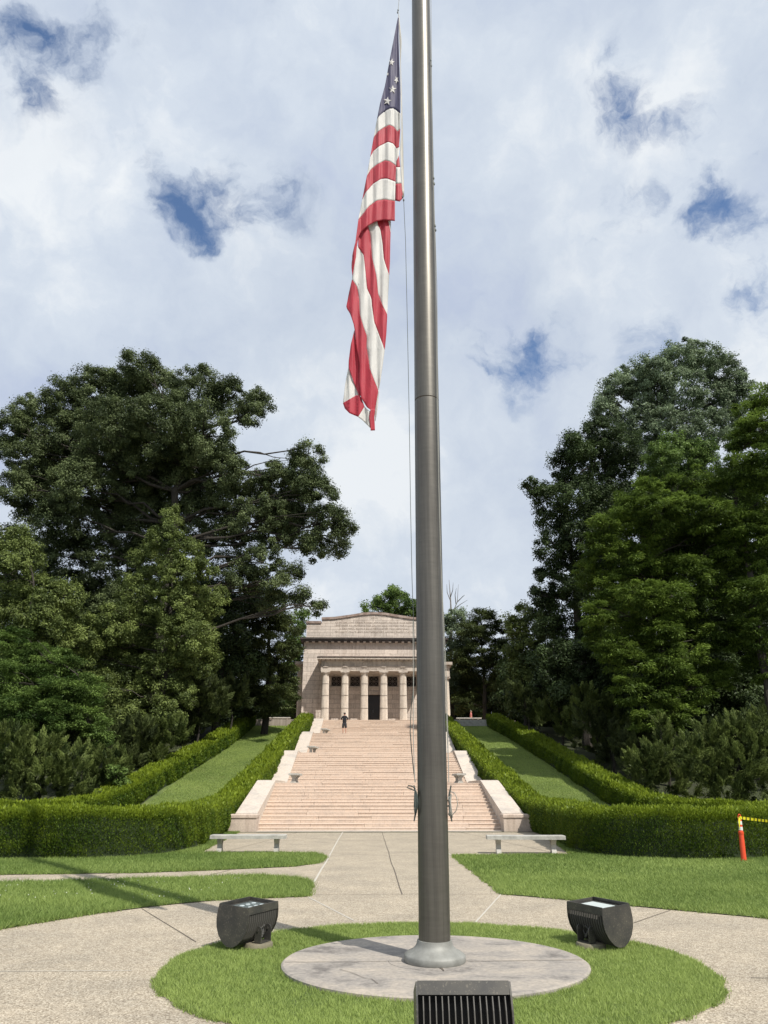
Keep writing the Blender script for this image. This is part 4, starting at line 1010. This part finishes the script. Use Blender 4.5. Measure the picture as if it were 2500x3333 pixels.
# ------------------------------------------------------------------ hedges
def catmull(P, n=8):
    out = []; P = [Vector((a, b, 0)) for a, b in P]; Q = [P[0]*2-P[1]]+P+[P[-1]*2-P[-2]]
    for i in range(1, len(Q)-2):
        for j in range(n):
            t = j/n; a, b, c, d = Q[i-1], Q[i], Q[i+1], Q[i+2]
            out.append(.5*((2*b)+(-a+c)*t+(2*a-5*b+4*c-d)*t*t+(-a+3*b-3*c+d)*t*t*t))
    return out+[P[-1]]
def hedge(path, label, hw=.70, h=1.18, dens=None, seed=1):
    P = catmull(path); o = thing('hedge', label, 'hedge', (P[0].x, P[0].y, float(ramp_z(P[0].y))), 'clipped evergreen hedges')
    # inner mass of twigs
    prof = [(-hw+.14, -.1), (-hw+.14, h*.55), (-hw+.32, h-.17), (0, h-.10), (hw-.32, h-.17), (hw-.14, h*.55), (hw-.14, -.1)]
    mb = MB(); vs = []; nn = len(prof); nrmls = []
    for i, p in enumerate(P):
        d = (P[min(i+1, len(P)-1)]-P[max(i-1, 0)]).normalized(); s_ = Vector((d.y, -d.x, 0)); nrmls.append(s_)
        for a, z in prof: q = p+s_*a; vs.append((q.x, q.y, float(ramp_z(q.y))+z))
    fs = [(i*nn+k, (i+1)*nn+k, (i+1)*nn+k+1, i*nn+k+1) for i in range(len(P)-1) for k in range(nn-1)]
    fs += [tuple(range(nn)), tuple((len(P)-1)*nn+k for k in range(nn))[::-1]]
    mb.add(vs, fs, .5); mb.build('twigs', M['twigs'], o)
    # leafy skin
    QV = []; QT = []
    arr = np.array([(p.x, p.y) for p in P]); sd_ = np.array([(s.x, s.y) for s in nrmls])
    seg = np.linalg.norm(np.diff(arr, axis=0), axis=1)
    for i in range(len(seg)):
        dist = max(15., float(arr[i, 1])); sz = np.clip(.0021*dist, .040, .12); 
        # surface rounded-box cross-section, perimeter ~ 2h+2hw
        per = 2*h+2*hw; n = int(seg[i]*per*5.0/(sz*sz*.45)*(.85))
        if dist > 20.: n = int(n*.8)
        t = rng.random(n)[:, None]; c = arr[i]*(1-t)+arr[i+1]*t; sv = nrm(sd_[i]*(1-t)+sd_[i+1]*t)
        u = rng.random(n)*per
        side = np.where(u < h, -1, np.where(u < h+2*hw, 0, 1))
        lat = np.where(side == 0, (u-h)-hw, side*hw); zz_ = np.where(side == 0, h, np.where(side < 0, u, u-h-2*hw))
        zz_ = np.maximum(zz_, .02)
        # lumpy clip: width and height vary slowly
        sx = c[:, 0]*1.0; sy = c[:, 1]*1.0
        lump = (vnoise(sx+lat*.7, sy+zz_*.8, .9, seed)-.5)*.16+(vnoise(sx+lat, sy+zz_, .28, seed+1)-.5)*.12
        r = np.sqrt((np.maximum(np.abs(lat)-(hw-.30), 0)/.30)**2+(np.maximum(zz_-(h-.26), 0)/.26)**2)
        sh = np.where(r > 1, 1/np.maximum(r, 1e-6), 1.)
        lat2 = np.where(np.abs(lat) > hw-.30, np.sign(lat)*((hw-.30)+(np.abs(lat)-(hw-.30))*sh), lat); z2 = np.where(zz_ > h-.26, (h-.26)+(zz_-(h-.26))*sh, zz_)
        n3 = np.zeros((n, 3)); nl = np.clip((np.abs(lat2)-(hw-.30))/.30, 0, 1)*np.sign(lat2); nz = np.clip((z2-(h-.26))/.26, 0, 1)
        n3[:, :2] = sv*nl[:, None]; n3[:, 2] = nz; n3 = nrm(n3+1e-4)
        # undercut toward the base
        under = np.clip((.35-z2)/.35, 0, 1)*.14
        depth = rng.random(n)**1.1*.20+under-lump-.03
        pos = np.zeros((n, 3)); pos[:, :2] = c+sv*lat2[:, None]; pos[:, 2] = z2
        pos -= n3*depth[:, None]; pos[:, 2] += ramp_z(pos[:, 1])
        up = np.array([0, 0, 1.]); along = nrm(n3*.55+up*.9+rng.normal(size=(n, 3))*.38); nn3 = nrm(np.cross(along, rng.normal(size=(n, 3))))
        spr = rng.random(n) < .10*(nz > .6)
        L = sz*(.7+.8*rng.random(n)); L = np.where(spr, L*1.9, L); pos[:, 2] += np.where(spr, .02+.05*rng.random(n), 0)
        QV.append(leaf_quads(pos, nn3, L, .42, along))
        QT.append(-.02+.42*rng.random(n)**1.5+.35*(vnoise(sx+lat, sy+zz_, .35, seed+2)-.3)+.42*nz)   # sunlit top and shaded sides put into the tint, plus pale new growth
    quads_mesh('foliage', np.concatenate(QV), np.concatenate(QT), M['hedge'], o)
    return o
hedge([(-5.95, 71.6), (-6.2, 60), (-6.3, 48), (-6.5, 38), (-6.6, 34), (-6.15, 29), (-5.85, 25), (-6.0, 22.4), (-6.9, 20.95), (-9, 20.75), (-13, 20.6), (-19, 20.5)], 'clipped green hedge running down beside the left stair wall and round to the left', seed=1)
hedge([(7.05, 71.6), (7.3, 60), (7.4, 48), (7.6, 38), (7.7, 34), (7.35, 29), (6.85, 25), (6.65, 22.4), (7.2, 20.75), (8.3, 20.25), (9.6, 20.45), (11.0, 21.6), (13, 24.4), (17, 28)], 'clipped green hedge beside the right stair wall, curving round behind the orange post', seed=5)
hedge([(-11.6, 71.6), (-11.4, 62), (-11.7, 52), (-12.2, 44), (-12.6, 38), (-13.6, 33.5), (-16, 30.6), (-20, 29.4), (-27, 29)], 'clipped hedge along the outer edge of the left turf ramp', seed=9)
hedge([(12.1, 71.6), (12.7, 62), (12.9, 52), (13.0, 44), (13.3, 38), (14.2, 33.5), (16.6, 30.9), (21, 29.7), (28, 29.4)], 'shaded clipped hedge along the outer edge of the right turf ramp', seed=13)

# ------------------------------------------------------------------ trees
LM = {
 'oak': leaf_mat('oak leaves', (0.030, 0.046, 0.017), (0.206, 0.256, 0.106), 0.26, .52),
 'olive': leaf_mat('olive leaves', (0.036, 0.057, 0.014), (0.263, 0.325, 0.094), 0.31, .52),
 'bright': leaf_mat('bright leaves', (0.034, 0.068, 0.015), (0.231, 0.338, 0.081), 0.32, .52),
 'greygreen': leaf_mat('grey green leaves', (0.053, 0.077, 0.038), (0.325, 0.413, 0.237), 0.26, .52),
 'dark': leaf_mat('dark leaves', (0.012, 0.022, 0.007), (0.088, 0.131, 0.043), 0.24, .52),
 'yellow': leaf_mat('yellow green leaves', (0.031, 0.059, 0.011), (0.237, 0.338, 0.062), 0.32, .52),
 'cedar': leaf_mat('cedar sprays', (0.021, 0.032, 0.011), (0.144, 0.181, 0.060), 0.17, .52),
 'juniper': leaf_mat('juniper sprays', (0.034, 0.055, 0.015), (0.250, 0.312, 0.088), 0.20, .52),
}
def foliage(clumps, tuft, lsize, ratio, lai, style, seed, fineness=.76):
    lsize = lsize*fineness
    """clumps: list of (center, radius vec) -> leaf quads gathered in tufts"""
    V = []; T = []
    for ci, (c, r) in enumerate(clumps):
        c = np.array(c); r = np.array(r); area = 4*math.pi*((r[0]*r[1])**1.6/3+(r[0]*r[2])**1.6/3+(r[1]*r[2])**1.6/3)**(1/1.6)
        nt = max(6, int(area/(math.pi*tuft*tuft)*1.45)); d = nrm(rng.normal(size=(nt, 3))+np.array([0, -.15, .15]))
        rad = 1-.55*rng.random(nt)**2.0; rad *= .86+.32*vnoise(d[:, 0]*3+ci*3.1, d[:, 1]*3+d[:, 2]*2, .9, seed+ci)
        tc_ = c+d*r*rad[:, None]; ts = tuft*(.45+.75*rng.random(nt)); tt = .08+.72*rng.random(nt)+.25*(rng.random()-.5)
        nl = max(8, int(lai*math.pi*tuft*tuft/(lsize*lsize*ratio*.5)))
        q = np.repeat(np.arange(nt), nl); N = len(q)
        off = nrm(rng.normal(size=(N, 3)))*(rng.random(N)**.45)[:, None]
        if style == 'sprig': flat = np.array([1, 1, .85]); 
        elif style == 'layer': flat = np.array([1.2, 1.2, .55])
        else: flat = np.array([1, 1, .82])
        stray = (1+.4*(rng.random(N) < .16))[:, None]; p = tc_[q]+off*flat*ts[q][:, None]*stray
        dn = d[q]
        if style == 'sprig':
            pd = nrm(d*.75+np.array([0, 0, .8])+rng.normal(size=(nt, 3))*.22)[q]; sl = rng.random(N)[:, None]
            p = tc_[q]+off*(ts[q]*.82)[:, None]*(1.05-sl)+pd*(sl-.35)*(ts[q]*1.5)[:, None]
            along = nrm(pd*1.1+off*.55+rng.normal(size=(N, 3))*.2); rn = off*.9+d[q]*.6+rng.normal(size=(N, 3))*.45; nn = nrm(rn-along*(rn*along).sum(1)[:, None])
            Q = leaf_quads(p, nn, lsize*(.6+.9*rng.random(N)), ratio, along)
        elif style == 'sprigx':
            along = nrm(dn*.7+np.array([0, 0, .75])+rng.normal(size=(N, 3))*.35); nn = nrm(np.cross(along, rng.normal(size=(N, 3))))
            Q = leaf_quads(p, nn, lsize*(.6+.9*rng.random(N)), ratio, along)
        elif style == 'layer':
            along = nrm(off*[1, 1, .25]+np.array([0, 0, -.15])+dn*.3+rng.normal(size=(N, 3))*.3); nn = nrm(np.array([0, 0, 1.])+rng.normal(size=(N, 3))*.45)
            Q = leaf_quads(p, nn, lsize*(.6+.9*rng.random(N)), ratio, along)
        else:
            nn = nrm(off*.7+dn*.35+np.array([0, 0, .55])+rng.normal(size=(N, 3))*.55); Q = leaf_quads(p, nn, lsize*(.6+.8*rng.random(N)), ratio)
        V.append(Q); T.append(tt[q]+.16*(rng.random(N)-.5))
    return np.concatenate(V), np.concatenate(T)
def limb(mb, a, b, r0, r1, sag=.1, n=6, jit=.06):
    a = Vector(a); b = Vector(b); d = b-a; L = d.length; P = []; Rr = []
    for i in range(n+1):
        t = i/n; p = a.lerp(b, t); p.z += L*sag*math.sin(math.pi*t); 
        if 0 < i < n: p += Vector((random.uniform(-1, 1), random.uniform(-1, 1), random.uniform(-1, 1)))*L*jit*.6
        P.append(p); Rr.append(r0+(r1-r0)*t**.8)
    mb.tube(P, Rr, 7); return P
NL = [0]
def tree(name, label, cat, Y, clumps, lm, tuft=.62, lsize=.24, ratio=.5, lai=1.5, style='leaf', trunk_r=.35, base=None, group='trees round the steps', seed=3, depth=.55, twigs=True, bark='bark', limbs=True, zbase=None):
    cl = []; random.seed(seed)
    for q in clumps:
        x, y, r = q[:3]; dy = q[3] if len(q) > 3 else random.uniform(-1, 1)*depth
        p0 = at(x*S, y*S, Y); rw = r*S/FPX*zc(Y, p0.z); Yc = Y+dy*rw*2.0
        p = at(x*S, y*S, Yc); rw = r*S/FPX*zc(Yc, p.z)*.93
        cl.append(((p.x, p.y, p.z), (rw, rw*1.05, rw*.92)))
    cxm = sum(c[0][0] for c in cl)/len(cl); bx = cxm if base is None else at(base*S, 1500*S, Y).x
    bz = float(terrain(bx, Y)) if zbase is None else zbase
    o = thing(name, label, cat, (bx, Y, bz), group)
    V, T = foliage(cl, tuft, lsize, ratio, lai, style, seed); NL[0] += len(V)
    quads_mesh('crown', V, T, LM[lm], o)
    mb = MB(); top = max(c[0][2] for c in cl); zlo = min(c[0][2] for c in cl); fork = bz+(top-bz)*.42
    tp_ = (bx*.6+cxm*.4, Y, top-(top-fork)*.35)
    P = limb(mb, (bx, Y, bz-.3), (bx+.2, Y, fork), trunk_r*1.15, trunk_r*.8, 0, 5, .02); P2 = limb(mb, (bx+.2, Y, fork), tp_, trunk_r*.8, trunk_r*.3, 0, 5, .05)
    tot = P+P2[1:]
    if limbs:
        for c, r in cl:
            c = Vector(c); s = min(tot, key=lambda q: (q-c).length+abs(min(0, c.z-q.z-.5))*2)
            tip = limb(mb, s, c, trunk_r*.22, trunk_r*.07, .06, 6, .07)
            if twigs:
                for _ in range(5):
                    d = Vector((random.uniform(-1, 1), random.uniform(-1, 1), random.uniform(-.3, 1))).normalized(); limb(mb, tip[random.choice((3, 4, 5, 6))], c+Vector((d.x*r[0], d.y*r[1], d.z*r[2]))*.95, trunk_r*.11, .012, .04, 4, .08)
    mb.build('trunk', M[bark], o, smooth=True)
    return o
tree('oak_tree', 'huge dark spreading oak towering over the left side', 'tree', 56,
  [(215, 960, 90, .5), (330, 985, 100, .5), (430, 1010, 85, .5), (120, 1040, 80, .5), (300, 1110, 90, .6), (625, 1110, 55, .4), (25, 930, 50), (75, 905, 55), (150, 870, 60), (215, 850, 60), (300, 800, 45), (270, 850, 60), (340, 840, 60), (430, 850, 62), (500, 860, 50), (565, 868, 34), (540, 900, 30),
   (60, 990, 60), (150, 960, 70), (250, 930, 80, -.4), (350, 920, 80, -.5), (440, 940, 75, -.4), (30, 1060, 45), (100, 1060, 60), (180, 1050, 70), (290, 1030, 80, .2), (400, 1030, 75, .3), (490, 1010, 50),
   (120, 1120, 45), (60, 1110, 30), (200, 1130, 75, .3), (310, 1130, 70, .6), (420, 1120, 70, .4), (130, 1200, 60, .4), (500, 1080, 55), (560, 1060, 45), (540, 1130, 55), (480, 1180, 60, .4),
   (665, 985, 36), (655, 1030, 48), (600, 1030, 38), (690, 1070, 45), (630, 1085, 50), (590, 1100, 40), (715, 1130, 42), (650, 1145, 48), (745, 1145, 24), (735, 1180, 22), (680, 1180, 38), (600, 1160, 40),
   (570, 1215, 45), (520, 1250, 45), (640, 1235, 22), (600, 1260, 30), (650, 1285, 26), (690, 1312, 20), (590, 1300, 32), (230, 1220, 70, .5), (330, 1210, 60, .7), (240, 1310, 70, .6)],
  'oak', tuft=.60, lsize=.21, ratio=.5, lai=1.25, trunk_r=.62, base=330, seed=21)
tree('broadleaf_tree', 'olive green tree with pointed top standing before the big oak', 'tree', 49,
  [(375, 1115, 26), (360, 1165, 40), (400, 1190, 36), (320, 1215, 40), (385, 1245, 52), (445, 1230, 30), (300, 1280, 50), (375, 1310, 60), (450, 1300, 42), (250, 1345, 50), (320, 1370, 60), (400, 1380, 60),
   (215, 1400, 45), (270, 1440, 60), (360, 1450, 62), (430, 1430, 45), (160, 1440, 36), (210, 1490, 48), (300, 1510, 55), (380, 1510, 48), (340, 1570, 40), (270, 1560, 45), (430, 1380, 40), (180, 1540, 36)],
  'olive', tuft=.46, lsize=.19, lai=1.25, trunk_r=.24, base=345, seed=22)
tree('locust_tree', 'bright green feathery tree at the left edge above the shrubs', 'tree', 41,
  [(25, 1400, 45), (80, 1420, 45), (140, 1440, 40), (10, 1470, 45), (70, 1480, 50), (130, 1490, 45), (185, 1490, 36), (40, 1540, 50), (110, 1550, 50), (180, 1545, 42), (215, 1580, 30), (20, 1610, 40)],
  'bright', tuft=.42, lsize=.17, ratio=.35, lai=1.3, style='layer', trunk_r=.15, base=200, seed=23)
tree('broadleaf_tree', 'olive tree cut by the left edge below the oak', 'tree', 46,
  [(20, 1170, 40), (60, 1200, 36), (10, 1240, 50), (60, 1270, 50), (110, 1290, 45), (20, 1330, 50), (90, 1350, 50), (150, 1350, 40), (140, 1290, 36), (170, 1400, 45), (60, 1400, 50)],
  'olive', tuft=.5, lsize=.2, lai=1.2, trunk_r=.22, base=20, seed=24)
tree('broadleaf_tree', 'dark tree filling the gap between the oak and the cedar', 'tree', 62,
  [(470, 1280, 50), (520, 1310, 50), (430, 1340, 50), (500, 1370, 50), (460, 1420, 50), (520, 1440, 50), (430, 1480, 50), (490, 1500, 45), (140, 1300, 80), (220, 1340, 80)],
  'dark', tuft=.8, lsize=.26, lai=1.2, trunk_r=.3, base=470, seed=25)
tree('cedar_tree', 'tall dark cedar standing just left of the temple', 'cedar', 66,
  [(560, 1262, 20), (545, 1300, 32), (590, 1300, 30), (530, 1345, 38), (580, 1345, 40), (625, 1350, 28), (520, 1400, 42), (575, 1405, 46), (625, 1400, 30), (520, 1460, 45), (575, 1465, 48), (622, 1460, 26), (540, 1515, 45), (595, 1515, 40), (628, 1500, 20)],
  'cedar', tuft=.62, lsize=.30, ratio=.35, lai=1.3, style='layer', trunk_r=.3, base=575, seed=26)
tree('broadleaf_tree', 'light green tree peeping out behind the temple left corner', 'tree', 84,
  [(645, 1350, 22), (640, 1385, 26), (655, 1330, 16), (638, 1430, 26), (632, 1480, 26), (640, 1520, 22)], 'bright', tuft=.8, lsize=.32, lai=1.2, trunk_r=.2, base=640, seed=27)
def shrub(label, Y, clumps, lm='juniper', tuft=.32, lsize=.17, seed=1, lai=1.35, ratio=.24, name='juniper_bush', cat='shrub'):
    return tree(name, label, cat, Y, clumps, lm, tuft=tuft, lsize=lsize, ratio=ratio, lai=lai, style='sprig', trunk_r=.08, seed=seed, depth=.35, group='evergreen shrubs behind the hedges', twigs=False)
shrub('spreading juniper bush nearest the left edge, behind the outer hedge', 36, [(20, 1600, 42), (60, 1640, 45), (15, 1680, 45), (100, 1620, 42), (110, 1680, 50), (50, 1710, 40), (150, 1650, 45), (165, 1705, 40)], seed=31)
shrub('low juniper bush in the middle of the left shrub bed', 39.5, [(225, 1660, 40), (262, 1662, 30), (200, 1630, 32), (250, 1640, 30), (205, 1685, 30)], seed=32)
shrub('brownish juniper behind the outer hedge under the olive tree', 45.5, [(320, 1590, 45), (370, 1580, 42), (300, 1630, 38), (335, 1625, 32)], seed=33)
shrub('dark juniper thicket climbing the slope left of the hedge', 53, [(420, 1530, 45), (455, 1500, 40), (400, 1580, 40), (430, 1555, 32), (470, 1530, 30), (410, 1490, 36)], 'cedar', tuft=.42, lsize=.22, seed=34)
shrub('upper juniper thicket by the top of the left hedge', 60, [(500, 1500, 34), (520, 1505, 26), (475, 1505, 32), (515, 1475, 26)], 'cedar', tuft=.5, lsize=.26, seed=35)
tree('sapling', 'pale leafy sapling poking through the left shrub bed', 'shrub', 38.5, [(252, 1672, 22), (268, 1688, 16), (236, 1690, 18)], 'bright', tuft=.25, lsize=.15, lai=1.0, trunk_r=.04, seed=36, group='evergreen shrubs behind the hedges')
# right side
tree('ash_tree', 'tallest grey green tree at upper right', 'tree', 68,
  [(1470, 775, 45), (1520, 775, 42), (1420, 800, 45), (1370, 820, 42), (1560, 800, 40), (1335, 850, 42), (1400, 860, 50), (1470, 850, 60), (1545, 860, 48), (1600, 830, 26), (1590, 860, 34), (1300, 870, 26), (1310, 900, 36),
   (1380, 920, 50), (1450, 930, 60), (1530, 930, 55), (1590, 920, 40), (1420, 990, 50), (1500, 1000, 55), (1350, 960, 40)],
  'greygreen', tuft=.72, lsize=.30, lai=1.2, trunk_r=.45, base=1470, seed=41)
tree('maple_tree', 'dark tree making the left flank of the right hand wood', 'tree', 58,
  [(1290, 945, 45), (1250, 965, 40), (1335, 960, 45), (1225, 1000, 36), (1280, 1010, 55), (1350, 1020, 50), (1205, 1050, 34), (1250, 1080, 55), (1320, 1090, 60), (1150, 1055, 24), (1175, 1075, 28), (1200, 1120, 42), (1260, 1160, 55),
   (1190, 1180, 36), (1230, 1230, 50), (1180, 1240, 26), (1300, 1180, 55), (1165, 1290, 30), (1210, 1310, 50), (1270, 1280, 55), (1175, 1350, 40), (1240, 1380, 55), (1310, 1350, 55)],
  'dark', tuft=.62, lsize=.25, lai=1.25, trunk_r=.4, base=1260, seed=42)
tree('broadleaf_tree', 'small pale green tree crown lodged between the ash and the walnut', 'tree', 54,
  [(1430, 990, 40), (1480, 990, 40), (1450, 960, 28), (1520, 975, 30), (1410, 1030, 36), (1490, 1035, 40)], 'bright', tuft=.5, lsize=.26, lai=1.1, trunk_r=.2, base=1470, seed=43)
tree('walnut_tree', 'sunlit yellow green walnut tree in front of the dark wood at right', 'tree', 44,
  [(1500, 1040, 36), (1545, 1045, 34), (1455, 1060, 42), (1400, 1065, 36), (1360, 1090, 38), (1420, 1110, 50), (1490, 1110, 50), (1550, 1110, 42), (1320, 1130, 40), (1380, 1160, 50), (1450, 1170, 55), (1530, 1170, 50), (1290, 1180, 36),
   (1340, 1210, 46), (1410, 1230, 50), (1490, 1240, 50), (1570, 1190, 34), (1270, 1240, 32), (1310, 1280, 46), (1380, 1290, 50), (1450, 1300, 46), (1290, 1330, 36), (1350, 1350, 46), (1430, 1370, 44), (1520, 1300, 40), (1370, 1410, 40), (1440, 1440, 42), (1490, 1420, 34), (1500, 1490, 34), (1450, 1500, 32), (1380, 1440, 44), (1420, 1500, 44), (1330, 1410, 40), (1360, 1490, 40), (1540, 1380, 44), (1550, 1460, 40), (1470, 1550, 40), (1400, 1560, 36), (1300, 1380, 34), (1540, 1240, 44), (1480, 1180, 55, .6), (1400, 1260, 60, .6), (1460, 1340, 55, .6)],
  'yellow', tuft=.44, lsize=.27, ratio=.26, lai=1.25, style='layer', trunk_r=.22, base=1440, seed=44)
tree('walnut_tree', 'dark walnut cut off by the right edge', 'tree', 43,
  [(1650, 860, 32), (1620, 890, 34), (1655, 930, 50), (1610, 950, 40), (1600, 1010, 40), (1650, 1010, 50), (1640, 1080, 50), (1610, 1140, 40), (1655, 1160, 50), (1625, 1220, 50), (1655, 1290, 50), (1610, 1290, 45), (1640, 1360, 50), (1600, 1370, 40), (1650, 1440, 45)],
  'yellow', tuft=.5, lsize=.28, ratio=.28, lai=1.2, style='layer', trunk_r=.3, base=1655, seed=45)
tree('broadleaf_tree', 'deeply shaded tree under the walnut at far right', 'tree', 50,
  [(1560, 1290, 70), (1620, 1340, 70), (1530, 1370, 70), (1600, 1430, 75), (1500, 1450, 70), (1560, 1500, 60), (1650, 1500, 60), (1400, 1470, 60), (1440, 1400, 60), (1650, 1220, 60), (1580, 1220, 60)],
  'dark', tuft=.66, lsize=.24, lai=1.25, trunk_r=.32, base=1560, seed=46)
tree('broadleaf_tree', 'dark tree low on the bank between maple and walnut', 'tree', 53,
  [(1240, 1430, 50), (1300, 1440, 55), (1350, 1470, 55), (1200, 1420, 40), (1280, 1500, 50), (1340, 1530, 50), (1390, 1540, 45), (1190, 1470, 40), (1230, 1500, 40)],
  'dark', tuft=.6, lsize=.24, lai=1.25, trunk_r=.25, base=1300, seed=47)
tree('cedar_tree', 'round topped cedar just right of the temple', 'cedar', 85,
  [(1040, 1340, 28), (1020, 1365, 32), (1065, 1370, 32), (1030, 1410, 42), (1080, 1420, 38), (1000, 1430, 30), (1045, 1465, 46), (1095, 1470, 40), (1010, 1490, 34), (1060, 1515, 40), (1105, 1515, 34), (990, 1520, 26)],
  'cedar', tuft=.72, lsize=.34, ratio=.35, lai=1.3, style='layer', trunk_r=.3, base=1045, seed=48)
tree('broadleaf_tree', 'grey green tree rising behind the temple right corner', 'tree', 90,
  [(985, 1335, 22), (965, 1350, 22), (990, 1370, 28), (965, 1400, 30), (1000, 1400, 26), (970, 1450, 30), (940, 1350, 22), (975, 1500, 30)], 'greygreen', tuft=.8, lsize=.36, lai=1.2, trunk_r=.25, base=975, seed=49)
tree('broadleaf_tree', 'mid green tree between the round cedar and the maple', 'tree', 66,
  [(1110, 1350, 26), (1135, 1325, 22), (1125, 1370, 30), (1150, 1380, 30), (1110, 1410, 30), (1150, 1430, 34), (1120, 1460, 32), (1155, 1340, 20)], 'olive', tuft=.66, lsize=.3, lai=1.2, trunk_r=.22, base=1130, seed=50)
tree('broadleaf_tree', 'bright green treetop rising behind the temple roof', 'tree', 98,
  [(845, 1280, 20), (825, 1300, 22), (800, 1312, 18), (862, 1295, 26), (885, 1310, 24), (842, 1320, 30), (880, 1335, 30), (912, 1320, 24), (940, 1330, 20), (860, 1360, 36), (810, 1345, 20)], 'bright', tuft=.75, lsize=.36, lai=1.0, trunk_r=.3, base=860, seed=51)
dt = thing('dead_tree', 'bare dead tree standing up beside the pole against the sky', 'tree', (at(977*S, 1500*S, 92).x, 92, 7.5), 'trees round the steps')
mb = MB(); P = lambda x, y, Y=92: at(x*S, y*S, Y)
mb.tube([P(975, 1500), P(974, 1400), P(975, 1330), P(973, 1290), P(970, 1252)], [.22, .18, .13, .08, .02], 7)
for a, b, c_ in (((975, 1330), (988, 1300), (990, 1262)), ((974, 1300), (966, 1280), (965, 1262)), ((975, 1320), (995, 1305), (1010, 1296)), ((988, 1300), (1000, 1288), (1004, 1285)), ((974, 1345), (958, 1325), (955, 1300)), ((975, 1340), (990, 1330), (1003, 1322)), ((973, 1290), (978, 1275), (979, 1258)), ((985, 1305), (983, 1285), (986, 1270))):
    mb.tube([P(*a), P(*b, 91.5), P(*c_, 91)], [.07, .045, .015], 5)
mb.build('trunk', M['palebark'], dt)
tree('broadleaf_tree', 'tall shaded tree closing the wood behind the walnut', 'tree', 72,
  [(1320, 1130, 75), (1400, 1100, 80), (1480, 1090, 80), (1560, 1080, 80), (1640, 1060, 80), (1340, 1240, 80), (1430, 1220, 80), (1520, 1200, 80), (1620, 1180, 80), (1350, 1340, 75), (1440, 1340, 75), (1530, 1320, 75), (1630, 1300, 75), (1290, 1430, 70), (1390, 1440, 70)],
  'dark', tuft=.95, lsize=.36, lai=1.3, trunk_r=.4, base=1450, seed=52)
tree('broadleaf_tree', 'shaded understorey tree behind the big right juniper', 'tree', 48,
  [(1480, 1560, 50), (1540, 1540, 50), (1600, 1520, 55), (1650, 1440, 55), (1420, 1560, 45), (1650, 1560, 45), (1560, 1450, 50)], 'dark', tuft=.6, lsize=.24, lai=1.3, trunk_r=.2, base=1600, seed=53)
tree('broadleaf_tree', 'tall shaded tree closing the wood below the oak', 'tree', 74,
  [(40, 1200, 70), (30, 1320, 75), (120, 1390, 75), (220, 1420, 75), (320, 1420, 75), (420, 1420, 70), (300, 1310, 75), (400, 1310, 70), (60, 1430, 75), (160, 1500, 60), (300, 1500, 60), (420, 1510, 55), (500, 1420, 50), (480, 1330, 50)],
  'dark', tuft=.95, lsize=.36, lai=1.3, trunk_r=.4, base=250, seed=54)
# shrubs right
shrub('big sunlit juniper bush at the right edge behind the orange post', 35.5, [(1640, 1560, 40), (1590, 1575, 45), (1540, 1590, 42), (1650, 1620, 50), (1590, 1640, 55), (1530, 1650, 50), (1640, 1690, 50), (1570, 1700, 45), (1490, 1620, 40)], seed=61)
shrub('feathery juniper bush in front of the walnut tree', 39.5, [(1440, 1590, 30), (1420, 1630, 36), (1465, 1640, 40), (1390, 1665, 36), (1440, 1685, 42), (1500, 1690, 42), (1370, 1640, 28), (1430, 1555, 22)], seed=62)
shrub('dark shrub halfway up the right outer hedge', 47, [(1300, 1580, 36), (1340, 1600, 36), (1270, 1555, 34), (1320, 1630, 32), (1360, 1620, 32)], 'cedar', seed=63, lsize=.19, tuft=.38)
shrub('bright tipped shrub against the upper right outer hedge', 54, [(1210, 1520, 34), (1190, 1490, 28), (1235, 1545, 32), (1180, 1530, 28), (1215, 1565, 26)], 'juniper', seed=64, lsize=.22, tuft=.42)
shrub('dark shrub at the top of the right outer hedge', 60, [(1120, 1500, 28), (1140, 1520, 28), (1100, 1520, 24), (1155, 1490, 26), (1160, 1540, 24)], 'cedar', seed=65, lsize=.26, tuft=.5)
shrub('dark shrub low beside the bend of the right outer hedge', 44, [(1370, 1650, 30), (1400, 1610, 34), (1350, 1600, 30), (1385, 1570, 30), (1420, 1660, 26)], 'cedar', seed=66, lsize=.19, tuft=.38)
shrub('tall shrub between the lower right hedge and the maple', 50, [(1260, 1510, 36), (1300, 1530, 36), (1330, 1560, 34), (1240, 1540, 28), (1250, 1590, 26), (1290, 1610, 24)], 'juniper', seed=67, lsize=.22, tuft=.42)
shrub('shaded shrub left of the sapling behind the left outer hedge', 43, [(250, 1600, 36), (300, 1580, 36), (200, 1580, 36), (280, 1640, 30), (160, 1590, 36)], 'cedar', seed=68, lsize=.2, tuft=.38)
# the wood behind, one unbroken mass
wc = []
random.seed(5)
for _ in range(62):
    sgn = -1 if _ % 2 else 1
    x = XC+sgn*random.uniform(17, 46); y = random.uniform(58, 92); g0 = float(terrain(x, y)); hh = random.uniform(5, 13)
    r = random.uniform(3.2, 5.0); wc.append(((x, y, g0+hh*.55), (r, r, r*.95)))
for _ in range(56):
    x = XC+random.uniform(-48, 48); y = random.uniform(96, 112); r = random.uniform(3., 4.2); wc.append(((x, y, 7.5+random.uniform(2, 7.5)), (r, r, r*.9)))
for _ in range(30):
    sgn = -1 if _ % 2 else 1
    x = XC+sgn*random.uniform(24, 40); y = random.uniform(49, 60); g0 = float(terrain(x, y)); r = random.uniform(2.2, 3.6); wc.append(((x, y, g0+random.uniform(.5, 5)), (r, r, r)))
V, T = foliage(wc, 1.1, .36, .5, 1.15, 'leaf', 77)
wo_ = quads_mesh('woodland', V, T, LM['dark']); tag(wo_, 'dark unbroken woodland behind the nearer trees', 'woodland', kind='stuff')
print('LEAVES', NL[0], len(V))
